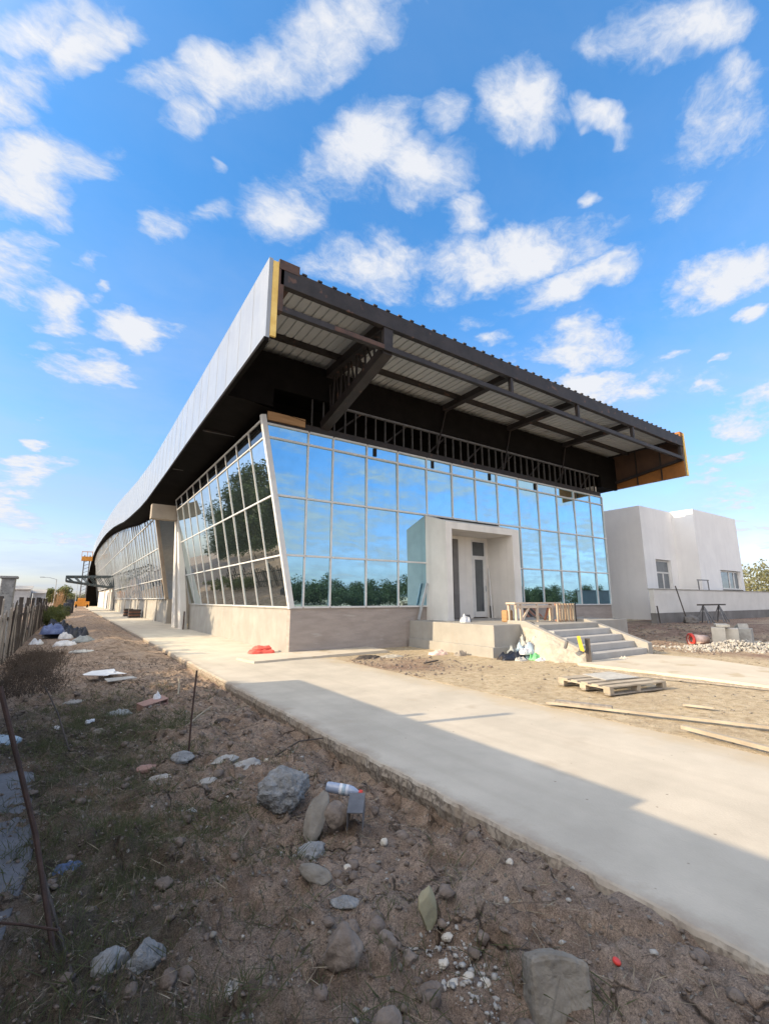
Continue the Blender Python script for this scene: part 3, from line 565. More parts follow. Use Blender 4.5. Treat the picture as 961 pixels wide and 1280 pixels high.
# second, longer glass wall under the wave of the roof
FB = [(-3.75, 8.03), (4, 7.97), (10, 7.85), (17, 7.75), (20.5, 7.83), (24, 8.02), (28, 8.25), (33, 8.6), (39, 9.2), (46, 9.85), (54, 10.45), (62, 10.95), (70, 11.3), (80, 11.6), (92, 11.85), (103, 11.8), (110, 11.5), (116, 11.0), (122, 10.0), (127, 8.6), (130.5, 6.8), (133, 4.5), (135, 1.8), (136, 0)]
FT = [(-3.75, 10.27), (4, 10.15), (10, 10.1), (17, 10.1), (20.5, 10.3), (24, 10.5), (28, 10.85), (33, 11.3), (39, 11.85), (46, 12.4), (54, 12.9), (62, 13.3), (70, 13.6), (80, 13.9), (92, 14.2), (103, 14.3), (110, 14.2), (116, 13.9), (122, 13.2), (127, 12.0), (131.5, 10.2), (135, 7.6), (137.6, 4.0), (139, 0)]
def lerp_(tab, y):
    for (a, p), (b, q) in zip(tab, tab[1:]):
        if a <= y <= b: return p + (q - p) * (y - a) / (b - a)
    return tab[-1][1]
FY = [22.3 + 1.55 * i for i in range(61)]
fz = [1.74, 3.14, 5.35, 7.55, 9.75, 11.9]
m = MB(); g = MB()
for y in FY:
    zt = lerp_(FB, y) - .25
    lo = 3.7 if y > 69 else 1.74
    m.bar((lx(lo) - .02, y, lo), (lx(zt) - .02, y, zt), .05, .045, (0, 1, 0))
random.seed(5)
for i in range(60):
    y0, y1 = FY[i] + .03, FY[i + 1] - .03; zt0, zt1 = lerp_(FB, y0) - .28, lerp_(FB, y1) - .28
    lo = 3.7 if y0 > 68.5 else 1.74
    for a, b in zip(fz, fz[1:] + [20]):
        a0 = max(a, lo); b0 = min(b, zt0); b1 = min(b, zt1)
        if b0 - a0 < .06 or b1 - a0 < .06: continue
        m.bar((lx(a0) - .02, y0, a0), (lx(a0) - .02, y1, a0), .09, .06)
        j1, j2 = random.gauss(0, .008), random.gauss(0, .008)
        q = [Vector((lx(a0) + j1, y1, a0 + .03)), Vector((lx(a0), y0, a0 + .03)), Vector((lx(b0) + j2, y0, b0 - .03)), Vector((lx(b1) + j1 + j2, y1, b1 - .03))]
        g.prism(q, (.01, 0, 0))
wf = m.build('long_window_frame', 'white_metal', hall)
struct(g.build('glazing', 'glass_far', wf), 'stuff')
m = MB(); m.bar((lx(1.7) - .05, 22.05, 1.70), (lx(7.8) - .05, 22.05, 7.8), .24, .20, (0, 1, 0)); m.build('end_post', 'beam_concrete', hall, bevel=.01)
m = MB()
m.prism([(-.42, 17.6, -.1), (-.42, 16.5, -.1), (-1.05, 15.35, 6.5), (-1.05, 15.75, 6.5)], (.32, 0, 0)); m.build('column', 'plaster_white', hall, bevel=.015)
m = MB(); m.prism([(-.40, 15.5, -.1), (-.40, 14.6, -.1), (-1.02, 15.05, 6.5), (-1.02, 15.33, 6.5)], (.32, 0, 0)); m.build('column', 'plaster_white', hall, bevel=.015)
m = MB(); m.box(-.36, -.30, 14.42, 14.5, .0, 1.0); m.build('rusty_conduit', 'rebar', hall)
m = MB(); m.box(-2.42, -.92, 15.15, 15.75, 6.30, 7.16); m.build('concrete_beam', 'beam_concrete', hall, bevel=.01)
# entrance porch block
m = MB()
XL, XR = 5.55, 9.68
m.prism([(XL, -1.2, .86), (XL, .0, .86), (XL, .0, 4.95), (XL, -1.2, 4.56)], (.30, 0, 0))
m.prism([(9.25, -1.2, .86), (9.25, .22, .86), (9.25, .22, 4.95), (9.25, -1.2, 4.56)], (XR - 9.25, 0, 0))
m.prism([(XL + .3, -1.2, 4.30), (XL + .3, .22, 4.30), (XL + .3, .22, 4.95), (XL + .3, -1.2, 4.56)], (9.25 - XL - .3, 0, 0))
m.box(7.48, 8.25, .22, .42, .86, 4.30); m.box(9.13, 9.25, .22, .42, .86, 4.30); m.box(8.25, 9.13, .22, .42, 4.20, 4.30); m.box(XL + .3, 6.0, .22, .42, .86, 4.3); m.box(6.0, 7.48, .22, .42, 4.16, 4.3)
m.build('entrance_porch', 'plaster_white', hall)
d = MB()
for x0, x1 in ((8.25, 8.33), (9.05, 9.13)): d.box(x0, x1, .22, .34, .93, 4.20)
d.box(8.33, 9.05, .22, .34, 4.12, 4.20); d.box(8.33, 9.05, .22, .34, 3.36, 3.52); d.box(8.33, 9.05, .20, .32, .93, 1.16)
for x0, x1 in ((8.33, 8.43), (8.95, 9.05)): d.box(x0, x1, .20, .32, 1.16, 3.36)
door = d.build('entrance_door', 'white_metal', hall, bevel=.006)
for z0, z1, x0, x1 in ((1.16, 3.36, 8.43, 8.95), (3.52, 4.12, 8.33, 9.05)): MB().box(x0, x1, .25, .265, z0, z1).build('glass_pane', 'glass_dark', door)
MB().box(9.0, 9.03, .14, .20, 2.0, 2.25).build('handle', 'galv', door)
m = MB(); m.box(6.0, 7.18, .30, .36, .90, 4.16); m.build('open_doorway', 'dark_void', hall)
m = MB(); m.box(7.18, 7.48, .20, .36, .90, 4.16); m.build('door_post', 'render_dark', hall)
# entrance platform and stair
m = MB()
m.prism([(4.72, .0, -.2), (4.72, -4.12, -.2), (6.0, -4.12, -.2), (6.0, -4.75, -.2), (9.3, -4.75, -.2), (9.3, -3.9, -.2), (12.6, -3.9, -.2), (12.6, 0, -.2)], (0, 0, 1.10))
m.prism([(4.60, -.1, -.2), (4.60, -4.17, -.2), (6.7, -4.17, -.2), (6.7, -4.0, -.2), (4.8, -4.0, -.2), (4.8, -.1, -.2)], (0, 0, .47))
plat = m.build('entrance_platform', 'concrete', hall, bevel=.012)
for i, (y, z) in enumerate(((-6.32, .19), (-5.95, .375), (-5.58, .56), (-5.18, .735))):
    m = MB(); m.box(6.12, 9.1, y, -4.74, (.19, .375, .56, .735)[i - 1] + .001 if i else -.2, z); m.build('step', 'concrete_step', plat, bevel=.012)
def cheek(x0, x1, f): return MB().prism([(x0, -6.36, -.2), (x0, -6.36, f), (x0, -6.1, f + .08), (x0, -4.3, 1.0), (x0, -3.6, 1.0), (x0, -3.6, -.2)], (x1 - x0, 0, 0))
cheek(5.92, 6.12, .26).build('stair_side', 'concrete', plat, bevel=.015)
cheek(9.1, 9.36, .34).build('stair_side', 'concrete', plat, bevel=.015)
# sloped mortar bank against the stair
# ---------------------------------------------------------------- roof of the hall
YF = -3.75
roof = MB()
fa = MB()
ny_ = len(FB)
for (x0, x1, nm) in ((-2.5, -2.40, 'fascia'),):
    V = []; F = []
    for (yb, zb), (yt, zt) in zip(FB, FT): V += [(x0, yb, zb), (x0, yt, zt), (x1, yt, zt), (x1, yb, zb)]
    for i in range(ny_ - 1):
        a = i * 4; b = a + 4
        F += [(a, b, b + 1, a + 1), (a + 1, b + 1, b + 2, a + 2), (a + 2, b + 2, b + 3, a + 3), (a + 3, b + 3, b, a)]
    F += [(0, 1, 2, 3), tuple((ny_ - 1) * 4 + k for k in (3, 2, 1, 0))]
    fa.add(V, F)
fas = fa.build('fascia', 'fascia', hall)
sm_ = MB()                                     # seams between the fascia sheets and the dark lower trim
y = -2.6
while y < 100:
    sm_.box(-2.505, -2.5, y - .005, y + .005, lerp_(FB, y) + .06, lerp_(FT, y) - .02); y += 1.22
sm_.build('seam', 'fascia', fas)
tr = MB()
for (a, p), (b, q) in zip(FB, FB[1:]): tr.bar((-2.47, a, p - .05), (-2.47, b, q - .05), .12, .11)
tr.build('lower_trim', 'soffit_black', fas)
so = MB(); V = []; F = []                      # dark soffit between fascia and glass
sb_ = [(-.08, 8.0)] + [t_ for t_ in FB if t_[0] > 0]
for yb, zb in sb_: V += [(-2.4, yb, zb + .02), (.5 if yb < 22.2 else lx(zb) + .35, yb, zb - .12 if yb > 15 else max(zb - .35, 7.62))]
for i in range(len(sb_) - 1): F.append((2 * i, 2 * i + 2, 2 * i + 3, 2 * i + 1))
so.add(V, F); so.box(-2.4, W + 1.7, -.06, .02, 8.62, 9.85)
so.box(-2.4, -.9, -.06, .0, 7.95, 8.62); so.box(-1.0, W, 1.6, 1.7, 7.4, 9.8); so.box(-1.0, W, .1, 1.6, 8.9, 9.0)
so.box(-2.4, 20.1, .78, .84, 9.4, 10.055); so.box(W, 20.1, -.06, .1, 7.95, 8.62); so.box(W, 20.1, .1, 20, 7.98, 8.02)
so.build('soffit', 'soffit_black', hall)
for y in (3.2, 9.3):
    MB().box(-2.36, -1.2, y, y + .09, 7.84, 7.9).build('soffit_rib', 'dark_steel', hall)
# corrugated deck: trapezoid ribs running front to back
V = []; F = []; x = -2.38; pr = []
while x < 20.05:
    pr += [(x, 10.06), (x + .20, 10.06), (x + .225, 10.10), (x + .265, 10.10)]; x += .29
pr.append((20.1, 10.06)); n = len(pr)
dk = MB()
V = [(a, YF + .12, z) for a, z in pr] + [(a, .75, z) for a, z in pr] + [(a, YF + .12, z + .03) for a, z in pr] + [(a, .75, z + .03) for a, z in pr]
for i in range(n - 1): F += [(i, i + 1, n + i + 1, n + i), (2 * n + i, 3 * n + i, 3 * n + i + 1, 2 * n + i + 1), (i, 2 * n + i, 2 * n + i + 1, i + 1)]
dk.add(V, F); dk.build('corrugated_deck', 'deck_metal', hall)
MB().box(-2.3, 20.0, .70, .76, 9.97, 10.04).build('deck_edge_strip', 'steel_grey', hall)
# main roof sheet behind, following the wave
V = []; F = []
for y, z in FT[1:]: V += [(-2.42, y, z - .06), (20.1, y, z - .06), (20.1, y, z - .16), (-2.42, y, z - .16)]
for i in range(len(FT) - 2):
    a = i * 4; b = a + 4; F += [(a, b, b + 1, a + 1), (a + 2, b + 2, b + 3, a + 3), (a, a + 3, b + 3, b), (a + 1, b + 1, b + 2, a + 2)]
rr_ = MB().add(V, F); rr_.box(-2.4, 20.1, .75, 4.05, 10.02, 10.08); rr_.build('roof_sheet', 'deck_metal', hall)
# front edge beam, lower chord, posts, purlins
MB().box(-2.2, 20.1, YF - .02, YF + .16, 9.60, 10.13).build('edge_beam', 'dark_steel', hall, bevel=.015)
x = -1.6
while x < 20: MB().box(x, x + .13, YF - .04, YF + .3, 10.131, 10.175).build('rib_end', 'dark_steel', hall); x += .45
lc = MB(); lc.box(-2.25, 20.0, YF + .0, YF + .14, 8.87, 9.03); lc.build('lower_chord', 'dark_steel', hall)
MB().box(-.6, 1.05, YF - .012, YF + .01, 8.885, 9.015).build('bare_chord_patch', 'rust_steel', hall)
for i, x in enumerate((1.2, 6.67, 10.77, 15.1, 19.9)):
    w_ = .16 if i == 0 else .06
    MB().box(x - w_, x + w_, YF + .01, YF + .15, 9.03, 9.60).build('edge_post', 'dark_steel', hall)
for y in (-2.35, -.95): MB().box(-2.35, 20.0, y, y + .12, 9.86, 10.05).build('purlin', 'dark_steel', hall)
for i, x in enumerate((1.2, 6.67, 10.77, 15.1)):
    m = MB(); zb = 9.62 if i else 9.55; w_ = .13 if i else .2
    m.box(x - w_, x + w_, YF + .16, .70, zb, 9.855)
    if i == 0:
        m.bar((1.2, YF + .1, 8.92), (1.05, .05, 7.72), .34, .30)
        for k in range(7):
            t0 = k / 7; y0 = YF + .2 + 3.6 * t0; y1 = y0 + .5
            m.bar((1.2 - .14 * t0, y0, 9.0 - 1.2 * t0), (1.2, y0 + .12, 9.6), .06)
            m.bar((1.2 - .14 * t0, y0 + .1, 9.0 - 1.2 * t0), (1.2, y1, 9.6), .05)
    else:
        m.bar((x, -.15, 9.6), (x - .55, -.12, 7.62), .05)
    m.build('truss', 'dark_steel', hall)
# light metal studs above the glass
for i in range(40):
    x = .55 + i * .445
    m = MB(); m.box(x - .022, x + .022, .03, .10, 7.62, 8.62); m.build('stud', 'stud_dark', hall)
for i in range(8):
    m = MB(); x = 1.6 + i * 2.15; m.bar((x, .16, 7.66), (x + 1.05, .16, 8.6), .06); m.build('diagonal_brace', 'dark_steel', hall)
MB().box(1.5, W, .02, .12, 8.54, 8.61).build('top_rail', 'steel_grey', hall)
MB().box(-1.06, .27, -.05, .015, 7.47, 7.76).build('plywood_strip', 'ply', hall)
# open ends of the fascia boxes
MB().box(-2.395, -2.24, YF - .01, YF + .05, 8.10, 10.22).build('foam_edge', 'foam_yellow', hall)
MB().box(-2.24, -2.10, YF - .02, YF + .2, 8.86, 10.12).build('rusty_plate', 'rust_steel', hall)
MB().box(-2.24, -1.68, YF - .03, YF + 2.5, 10.05, 10.32).build('ridge_cap', 'rust_steel', hall)
fr = MB(); fr.prism([(20.16, YF, 8.02), (20.16, 20, 8.02), (20.16, 20, 9.9), (20.16, -1.2, 9.9), (20.16, YF, 10.38)], (.10, 0, 0)); rf = fr.build('right_fascia', 'fascia', hall)
MB().prism([(20.10, YF + .05, 8.04), (20.10, YF + .05, 8.84), (20.10, 1.6, 8.10), (20.10, 1.6, 8.04)], (.055, 0, 0)).build('lining_board', 'panel_orange', hall)
MB().prism([(20.103, YF + .05, 8.85), (20.103, YF + .05, 9.98), (20.103, 18, 9.98), (20.103, 18, 8.04), (20.103, 1.61, 8.04), (20.103, 1.61, 8.11)], (.05, 0, 0)).build('dark_lining', 'panel_brown', hall)
m = MB(); m.bar((20.0, YF + .05, 8.90), (20.0, 1.9, 8.12), .16, .14)
for y in (-2.6, -1.3, 0, 1.5, 3): m.box(20.05, 20.095, y, y + .06, 8.04, 10.0)
m.build('lining_frame', 'dark_steel', hall)
MB().box(19.98, 20.157, YF + .05, 4.0, 9.985, 10.056).build('closing_strip', 'dark_steel', hall)
MB().box(20.16, 20.30, YF - .04, YF + .02, 8.02, 10.36).build('foam_edge', 'foam_yellow', hall)
MB().box(19.85, 20.15, YF - .03, YF + .3, 10.1, 10.38).build('orange_cap', 'panel_orange', hall)
# far entrance canopy of open steel lattice
m = MB()
for y in (67.2, 70.6, 74):
    m.bar((-.6, y, 5.2), (-6.6, y, 5.05), .16); m.bar((-.6, y, 3.5), (-6.5, y, 4.4), .16); m.bar((-.6, y, 3.45), (-.6, y, 5.25), .2); m.bar((-6.6, y, 4.35), (-6.6, y, 5.1), .14)
    for k in range(6):
        a = k / 6; b = (k + 1) / 6; m.bar((-.6 - 6 * a, y, 3.5 + .9 * a), (-.6 - 6 * b, y, 5.2 - .15 * b), .09)
for k in range(9):
    a = k / 8; m.bar((-.6 - 6 * a, 67.2, 5.2 - .15 * a), (-.6 - 6 * a, 74, 5.2 - .15 * a), .12); m.bar((-.6 - 5.9 * a, 67.2, 3.5 + .9 * a), (-.6 - 5.9 * a, 74, 3.5 + .9 * a), .12)
m.build('side_canopy', 'canopy_steel', hall)

# ---------------------------------------------------------------- white annexe and its low wall
annex = thing('annex_building', 'plain white two block annexe with small windows right of the glass hall', 'building', (26.59, 2, .4))
ZA = 7.35
def walled(name, x0, x1, y0, y1, z0, z1, hole, mat):
    a, b, c, d_ = hole; m = MB(); th = .28
    m.box(x0, x1, y0 + th, y1, z0, z1)
    m.box(x0, a, y0, y0 + th, z0, z1); m.box(b, x1, y0, y0 + th, z0, z1); m.box(a, b, y0, y0 + th, z0, c); m.box(a, b, y0, y0 + th, d_, z1)
    return m.build(name, mat, annex)
walled('left_block', 22.5, 26.588, 0.0, 12, .0, ZA, (23.82, 25.78, 2.24, 4.12), 'plaster_annex')
walled('right_block', 26.59, 33.4, -1.3, 12, .0, ZA + .03, (29.62, 33.02, 2.30, 3.60), 'plaster_annex')
def window(x0, x1, y, z0, z1, bars, trans):
    f = MB(); f.box(x0, x0 + .09, y, y + .09, z0, z1); f.box(x1 - .09, x1, y, y + .09, z0, z1); f.box(x0 + .09, x1 - .09, y, y + .09, z0, z0 + .09); f.box(x0 + .09, x1 - .09, y, y + .09, z1 - .09, z1)
    if trans: f.box(x0 + .09, x1 - .09, y, y + .09, trans - .05, trans + .05)
    for b in bars: f.box(b - .06, b + .06, y + .002, y + .088, z0 + .09, (trans - .05) if trans else z1 - .09)
    o = f.build('window', 'white_metal', annex, bevel=.006)
    MB().box(x0 + .05, x1 - .05, y + .04, y + .05, z0 + .05, z1 - .05).build('glass_pane', 'glass_dark', o)
    MB().box(x0 - .05, x1 + .05, y - .16, y - .005, z0 - .07, z0 + .002).build('sill', 'concrete', o)
window(23.84, 25.76, .14, 2.26, 4.10, (24.9,), 3.32)
window(29.64, 33.0, -1.14, 2.33, 3.58, (31.4, 32.2), None)
wallo = thing('low_wall', 'long low pale wall with a dark unpainted foot in front of the annexe', 'wall', (30, -2.0, .4))
MB().box(18.75, 48, -2.1, -1.85, .98, 2.17).build('wall_body', 'plaster_grey', wallo, bevel=.01)
MB().box(18.78, 48, -2.13, -1.82, -.1, .98).build('wall_foot', 'render_dark', wallo)
MB().box(18.72, 48, -2.13, -1.82, 2.17, 2.22).build('coping', 'concrete', wallo)

# ---------------------------------------------------------------- fence on the left
fence = thing('paling_fence', 'weathered grey paling fence running along the left edge of the site', 'fence', (-7.2, 14, -.1))
random.seed(11)
N = 96
for i in range(N):
    y = -2.9 + i * .37
    h = random.uniform(1.45, 1.85) * (.95 if y > 8 else 1.0); w_ = random.uniform(.12, .19); t_ = random.uniform(-.05, .05); l_ = random.uniform(-.09, .05)
    z0 = hz(-7.2, y) - .05; c = random.uniform(.2, .8)
    m = MB(); m.prism([(-7.2, y - w_ / 2, z0), (-7.2, y + w_ / 2, z0), (-7.2 + l_, y + w_ / 2 + t_, z0 + h - .06), (-7.2 + l_, y + t_ + w_ * (c - .5), z0 + h), (-7.2 + l_, y - w_ / 2 + t_, z0 + h - .05)], (.028, 0, 0))
    m.build('paling', random.choice(('wood_grey', 'wood_dark', 'wood_dark')), fence)
for z in (.35, 1.1): MB().bar((-7.26, -3, z), (-7.26, 33, z), .05, .09).build('rail', 'wood_dark', fence)
for y in (-1.2, 2.4, 9, 12.5, 16, 20, 24, 28, 32): MB().box(-7.40, -7.28, y - .06, y + .06, -.3, 1.75).build('post', 'wood_dark', fence, bevel=.01)
gp = MB(); gp.box(-7.55, -7.22, 4.0, 4.38, -.3, 2.28); gp.box(-7.60, -7.17, 3.95, 4.43, 2.28, 2.36)
tag(gp.build('gate_pillar', 'stone_grey', loc=(-7.38, 4.2, 0), bevel=.02), 'square grey concrete pillar rising above the paling fence', 'pillar')
# leaning old boards against the fence near the front
for i, (y, dx, h, lab) in enumerate(((-2.2, .30, 1.9, 'broad dark board leaning on the fence nearest the camera'), (-1.1, .26, 1.75, 'narrower grey board leaning on the fence beside the broad dark one'))):
    m = MB(); m.prism([(-6.85 + .0, y, hz(-6.85, y) - .02), (-6.85, y + .28 - .12 * i, hz(-6.85, y) - .02), (-6.85 - dx, y + .40 - .1 * i, h - .1), (-6.85 - dx, y + .1, h - .1)], (.03, 0, .01))
    tag(m.build('board', 'wood_dark' if i == 0 else 'wood_grey', loc=(-6.85, y, 0)), lab, 'board')
# tall block wall carrying on beside and behind the camera: it throws the long shade over the walk
bw = thing('boundary_wall', 'tall unplastered block wall beyond the left edge shading the walk', 'wall', (-7.35, -14, -.1))
m = MB(); m.box(-7.45, -7.2, -10.2, -3.15, -.3, 2.68); m.box(-7.44, -7.21, -30, -10.2, -.3, 2.57); m.build('wall_body', 'block_wall', bw)
for y, h in ((-7.2, 3.40), (-6.76, 2.88)): MB().box(-7.36, -7.28, y - .05, y + .05, 2.5, h).build('post_stub', 'wood_dark', bw)

# ---------------------------------------------------------------- vegetation
def leaf_cloud(rng, blobs, n, size, flat=.5):
    """n small leaf faces spread through the volume of several overlapping clumps"""
    c = np.array([b[:3] for b in blobs]); r = np.array([b[3] for b in blobs]); w = r ** 2; w = w / w.sum()
    k = rng.choice(len(blobs), n, p=w); d = rng.normal(size=(n, 3)); d /= np.linalg.norm(d, axis=1)[:, None]
    rad = rng.random(n) ** .45 * r[k] * (1 + .12 * rng.normal(size=n)); p = c[k] + d * rad[:, None] * np.array([1, 1, .8])
    a = rng.normal(size=(n, 3)); a /= np.linalg.norm(a, axis=1)[:, None]; b = np.cross(a, rng.normal(size=(n, 3))); b /= np.linalg.norm(b, axis=1)[:, None]
    s = size * (.6 + .8 * rng.random(n))[:, None]
    v = np.stack([p - a * s, p + b * s * flat, p + a * s, p - b * s * flat], 1).reshape(-1, 3)
    return v
def quads_mesh(name, v, mat):
    me = bpy.data.meshes.new(name); n = len(v) // 4
    me.vertices.add(len(v)); me.vertices.foreach_set('co', v.astype(np.float32).ravel())
    me.loops.add(4 * n); me.loops.foreach_set('vertex_index', np.arange(4 * n, dtype=np.int32))
    me.polygons.add(n); me.polygons.foreach_set('loop_start', np.arange(0, 4 * n, 4, dtype=np.int32)); me.polygons.foreach_set('loop_total', np.full(n, 4, np.int32))
    me.update(); me.validate(); me.materials.append(MT[mat]); return me
def tree(name, label, x, y, h, rad, mat, n, size, seed, group=None, trunk_r=.18, crown0=.35, dens=12):
    rng = np.random.default_rng(seed); z = hz(x, y) - .1
    root = thing(name, label, 'tree', (x, y, z), group)
    blobs = []
    tr_ = MB(); top = h * .62; bend = rng.normal(size=2) * .25
    tr_.tube([(x, y, z), (x + bend[0] * .4, y + bend[1] * .4, z + top * .5), (x + bend[0], y + bend[1], z + top)], trunk_r, 8, trunk_r * .5)
    for k in range(dens):
        th = rng.random() * 6.28; rr = rad * (.25 + .6 * rng.random()); zz = h * (crown0 + (1 - crown0 - .12) * rng.random()); rr *= 1.15 - .5 * abs(zz / h - .6)
        b = (rr * math.cos(th), rr * math.sin(th), zz, rad * (.22 + .25 * rng.random())); blobs.append(b)
        if k < 7: tr_.tube([(x + bend[0] * .6, y + bend[1] * .6, z + min(top * .8, zz * .6)), (x + b[0] * .55, y + b[1] * .55, z + zz * .85), (x + b[0], y + b[1], z + zz)], trunk_r * .38, 5, trunk_r * .1)
    tr_.build('trunk', 'bark', root, smooth=True)
    me = quads_mesh('crown', leaf_cloud(rng, blobs, n, size), mat); o = bpy.data.objects.new('crown', me); COL.objects.link(o); o.parent = root
    return root
# tall trees beyond the fence and the wall: most mirrored in the side glass and dappling the walk, the first three added to shade the soil
for i, (x, y, h, r_) in enumerate(((-18.6, 0.8, 7.4, 2.7), (-19.2, 5.0, 7.9, 2.9), (-19.0, 9.2, 7.6, 2.9), (-14.4, 12.5, 9.2, 3.6), (-14.6, 21.5, 9.6, 3.8), (-17.2, 30, 10.6, 4.0), (-16.5, 17, 11, 4.4), (-16.5, 27, 12, 4.8), (-18.0, 39, 14, 5.2), (-20, 51, 15, 5.6), (-24, 64, 15.5, 6.0), (-27, 79, 16, 6.4), (-31, 94, 16, 6.5), (-34, 111, 16.5, 6.8), (-41, 129, 17, 7), (-47, 150, 17, 7.5))):
    tree('leafy_tree', 'tall dark leafy tree beyond the left fence, mirrored in the leaning side glass or added for shade', x, y, h, r_, 'leaf_dark', 8000, .20, 100 + i, 'tall trees beyond the left fence', .07, .22, 22)
tree('olive_tree', 'rounded olive green tree far off left of the orange lift', -9.0, 172, 6.3, 4.6, 'leaf_olive', 4500, .26, 201, None, .25, .15, 14)
tree('olive_tree', 'paler bushy tree directly behind the lattice canopy and the lift', -3.2, 178, 5.6, 5.2, 'leaf_pale', 4500, .26, 202, None, .25, .12, 14)
tree('thorn_tree', 'sparse pale tree rising behind the right end of the low wall', 68.8, 9.5, 6.2, 5.6, 'leaf_pale', 3600, .20, 203, None, .22, .2, 18)
# wood across the open ground in front of the hall, seen only mirrored in the front glass
rng = np.random.default_rng(4); vv = []
for k in range(70):
    x = 8 + 118 * rng.random(); y = -52 - 22 * rng.random() - .08 * x; h = 2.6 + 2.0 * rng.random() + 2.6 * max(0, (x - 70) / 50) + (2.2 if 40 < x < 52 else 0)
    bl = [(x + rng.normal() * 1.7, y + rng.normal() * 1.7, h * (.25 + .6 * rng.random()), 1.0 + 1.0 * rng.random()) for _ in range(7)]
    vv.append(leaf_cloud(rng, bl, 1300, .20))
me = quads_mesh('treeline', np.concatenate(vv), 'leaf_dark'); o = bpy.data.objects.new('treeline', me); COL.objects.link(o); struct(o, 'stuff'); o['label'] = 'low line of trees across the open ground, mirrored in the front glass'

# ---------------------------------------------------------------- grass, straw, twigs and gravel: nobody could count them
rng = np.random.default_rng(12)
def belt(name, spots, mat, label):
    vv = []
    for x, y, h in spots:
        bl = [(x + rng.normal() * 2.4, y + rng.normal() * 2.4, h * (.12 + .72 * rng.random()), 1.8 + 1.6 * rng.random()) for _ in range(12)]
        vv.append(leaf_cloud(rng, bl, 1500, .34))
    o = bpy.data.objects.new(name, quads_mesh(name, np.concatenate(vv), mat)); COL.objects.link(o); struct(o, 'stuff'); o['label'] = label
belt('wood', [(-29 - 3 * rng.random() - .19 * (y - 60), y, 12 + 4 * rng.random()) for y in range(58, 215, 6)], 'leaf_dark', 'far off dark belt of trees beyond the fence, mirrored in the side glass')
def blades(n, cx_, cy_, spread, hgt, wid, lean=.5):
    bx_ = cx_ + rng.normal(size=n) * spread; by_ = cy_ + rng.normal(size=n) * spread
    bz_ = height(bx_, by_) - .005; h = hgt * (.4 + .9 * rng.random(n)); th = rng.random(n) * 6.28; ln = lean * rng.random(n) * h; t2 = rng.random(n) * 6.28
    w2 = wid * (.6 + .8 * rng.random(n)); dx, dy = np.cos(th) * w2, np.sin(th) * w2
    A = np.stack([bx_ - dx, by_ - dy, bz_], -1); B = np.stack([bx_ + dx, by_ + dy, bz_], -1)
    ez = h / np.sqrt(1 + (ln / h) ** 2)
    C_ = np.stack([bx_ + np.cos(t2) * ln * .55 + dx * .8, by_ + np.sin(t2) * ln * .55 + dy * .8, bz_ + ez * .60], -1)
    E_ = np.stack([bx_ + np.cos(t2) * ln, by_ + np.sin(t2) * ln, bz_ + ez], -1)
    return np.stack([A, B, C_, E_], 1).reshape(-1, 3)
gv = []; dv = []
for k in range(800):
    y = rng.uniform(-12.6, -3); x = rng.uniform(-6.3, -4.1) if rng.random() < .8 else rng.uniform(-6.3, -3.3)
    g_ = float(fbm(np.array([x]), np.array([y]), 1.1, 3, 18)[0])
    if g_ < -.02 and rng.random() < .75: continue
    gv.append(blades(int(rng.integers(14, 60)), x, y, (.05 + .08 * rng.random()), .06 + .08 * rng.random(), .0021, 1.4))
for k in range(150): gv.append(blades(60, -5.1 + rng.normal() * .42, -9.7 + rng.normal() * .6, .12, .06, .0016, 1.4))
for k in range(14): gv.append(blades(60, -4.85 + rng.normal() * .4, -11.9 + rng.normal() * .35, .12, .06, .0016, 1.4))
for k in range(800):
    y = rng.uniform(-12.8, -1); x = rng.uniform(-6.5, -3.1)
    dv.append(blades(int(rng.integers(5, 20)), x, y, .12, .08, .0015, 2.6))
o = bpy.data.objects.new('grass', quads_mesh('grass', np.concatenate(gv), 'grass_dark')); COL.objects.link(o); struct(o, 'stuff'); o['label'] = 'thin dark green weeds growing in the shaded soil'
o = bpy.data.objects.new('dry_grass', quads_mesh('dry_grass', np.concatenate(dv), 'straw')); COL.objects.link(o); struct(o, 'stuff'); o['label'] = 'dry pale grass stalks scattered over the soil'
tw = MB()
for k in range(420):
    y = rng.uniform(-12.9, -2); x = rng.uniform(-6.6, -3.1); th = rng.random() * 6.28; L = rng.uniform(.08, .42) * (1.6 if rng.random() < .1 else 1)
    p = [(x + math.cos(th) * L * s + rng.normal() * .012, y + math.sin(th) * L * s + rng.normal() * .012) for s in (-.5, 0, .5)]
    tw.tube([(a, b, hz(a, b) + .004 + (.014 * rng.random())) for a, b in p], .0016 + .003 * rng.random() ** 2, 4, .0012)
struct(tw.build('twigs', 'twig'), 'stuff')
icos = bmesh.new(); bmesh.ops.create_icosphere(icos, subdivisions=1, radius=1)
IV = np.array([v.co[:] for v in icos.verts]); IF = [tuple(v.index for v in f.verts) for f in icos.faces]; icos.free()
icos = bmesh.new(); bmesh.ops.create_icosphere(icos, subdivisions=2, radius=1)
IV2 = np.array([v.co[:] for v in icos.verts]); IF2 = [tuple(v.index for v in f.verts) for f in icos.faces]; icos.free()
